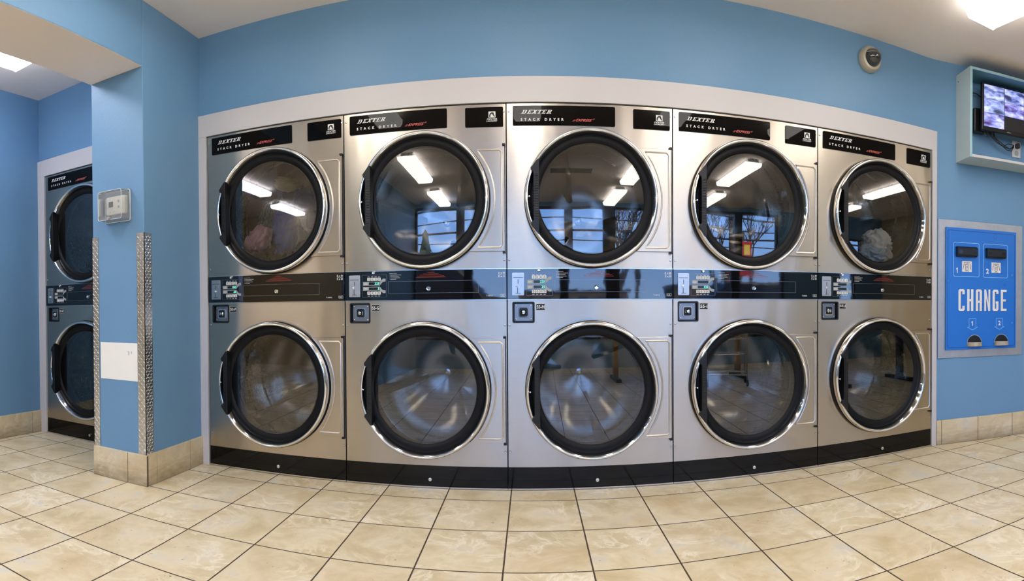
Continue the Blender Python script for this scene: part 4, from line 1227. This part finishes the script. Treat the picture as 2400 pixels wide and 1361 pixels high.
for k, (z, y, sag, lab) in enumerate([(4.97, -14.80, 0.25, 'topmost overhead cable strung across the street'), (4.60, -14.80, 0.6, 'second overhead cable below the topmost'), (3.95, -14.80, 0.5, 'thick overhead cable in the middle of the bundle'), (3.35, -14.84, 0.3, 'low overhead cable just above the sign'), (2.85, -14.84, 0.2, 'lowest overhead cable across the windows')]):
    m = MB().tube([(-16+1.9*i, y, z - sag*abs(math.sin(i*PI/10 + 0.35)) + 0.06*math.sin(i*1.7+k)) for i in range(21)], 0.045 if k % 2 else 0.025, 6)
    tag(m.build('overhead_cable', M['cable'], None, smooth=True), lab, 'cable', 'overhead cables')
def bare_tree(x, y, h, seed, label):
    rr = random.Random(seed); m = MB()
    def grow(p, d, L, r, lev):
        q = p + d*L
        m.tube([p, (p+q)/2 + Vector((rr.uniform(-1, 1), rr.uniform(-1, 1), 0))*L*0.06, q], r, 5, radii=[r, r*0.85, r*0.65])
        if lev == 0: return
        for k in range(3 if lev > 1 else 4):
            nd = (d + Vector((rr.uniform(-1, 1), rr.uniform(-1, 1), rr.uniform(-.2, .6)))*0.62).normalized()
            grow(p + d*L*rr.uniform(0.55, 1.0), nd, L*rr.uniform(0.6, 0.8), r*0.58, lev-1)
    grow(Vector((0, 0, 0)), Vector((0, 0, 1)), h*0.36, h*0.018, 5)
    o = m.build('bare_tree', M['bark'], None); o.location = (x, y, -0.15)
    tag(o, label, 'tree', 'bare trees across the street')
for x, y, h, s, lab in ((4.8, -24, 7.5, 1, 'bare tree between the pier and the red sign'), (9.8, -23, 6.8, 2, 'bare tree just past the red sign, low and wide'), (13.0, -26, 8.0, 3, 'tall bare tree at the far end of the street'), (6.9, -30, 8.5, 4, 'bare tree furthest back behind the red sign')):
    bare_tree(x, y, h, s, lab)
cf = empty('conifer', (-4.7, -19.5, -0.15), 0, 'dark green conifer across the street', 'tree')
cn = MB(); rr = random.Random(9)
for k in range(520):
    z = rr.uniform(0.7, 3.9); R0 = (4.2-z)*0.34; a = rr.uniform(0, 2*PI); L = R0*rr.uniform(0.35, 1.15)
    c_, s_ = math.cos(a), math.sin(a)
    cn.add([(0, 0, z+0.25), (c_*L*0.6 - s_*0.16, s_*L*0.6 + c_*0.16, z), (c_*L, s_*L, z-0.25), (c_*L*0.6 + s_*0.16, s_*L*0.6 - c_*0.16, z)], [(0, 1, 2, 3)])
cn.build('needles', M['conifer'], cf); MB().cyl((0, 0, 0), (0, 0, 4.0), 0.10, 8).build('trunk', M['bark'], cf)
sg = empty('roadside_sign', (7.5, -13.6, -0.15), 0.2, 'red roadside sign with a yellow patch on a steel post', 'sign')
MB().box(-0.42, 0.42, -0.12, 0.12, 2.1, 3.0).build('sign_box', M['sign_red'], sg, bevel=0.02)
MB().box(0.06, 0.34, 0.12, 0.14, 2.4, 2.85).build('yellow_patch', M['sign_yellow'], sg)
MB().box(-0.09, 0.09, -0.09, 0.09, 0.0, 3.4).build('post', M['pole'], sg)
MB().box(-0.5, -0.1, -0.10, 0.10, 1.5, 1.95).build('lower_sign', M['sign_red'], sg)
def building(x0, x1, y, h, label):
    b = empty('shop_building', ((x0+x1)/2, y, -0.15), 0, label, 'building', 'buildings across the street')
    w = x1-x0
    MB().box(-w/2, w/2, -5, 0, 0, h).build('walls', M['brick'], b)
    MB().box(-w/2-.2, w/2+.2, -5.2, 0.2, h, h+0.3).build('roof', M['cabinet'], b)
    n = int(w//2.2)
    for k in range(n):
        xx = -w/2 + (k+0.5)*w/n
        MB().box(xx-.6, xx+.6, 0.0, 0.05, 0.9, 2.1).build('window', M['gloss'], b)
building(-24, -6, -62, 2.9, 'low brown building left of the conifer')
building(-1.5, 12.5, -66, 2.7, 'low brown building in the middle of the far side')
building(18, 42, -64, 3.2, 'long brown building at the far end of the street')
def suv(x, y, rz, label, tall=1.0):
    r = empty('parked_car', (x, y, -0.15), rz, label, 'car', 'cars parked outside the windows')
    pr_ = [(-2.25, .35), (2.2, .35), (2.3, .75), (2.2, .98), (1.25, 1.08), (.65, 1.62), (-1.7, 1.66), (-2.2, 1.1), (-2.3, .7)]
    MB().prism(pr_, -0.9, 0.9).build('car_body', M['car_paint'], r, bevel=0.06)
    gl_ = [(.98, 1.10), (.55, 1.55), (-1.6, 1.58), (-1.95, 1.12)]
    MB().prism(gl_, -0.91, 0.91).build('car_windows', M['smoke'], r)
    r.scale = (1.0, 1.0, tall)
    for xx in (-1.4, 1.4):
        for yy in (-0.88, 0.88): MB().cyl((xx, yy-.1, .34), (xx, yy+.1, .34), 0.34, 20).build('wheel', M['tyre'], r, smooth=True)
suv(6.7, -8.4, 0.1, 'dark car parked outside beyond the widest shop window')
suv(-2.3, -7.6, 0.0, 'tall dark van parked outside beside the partition end of the windows', 1.22)
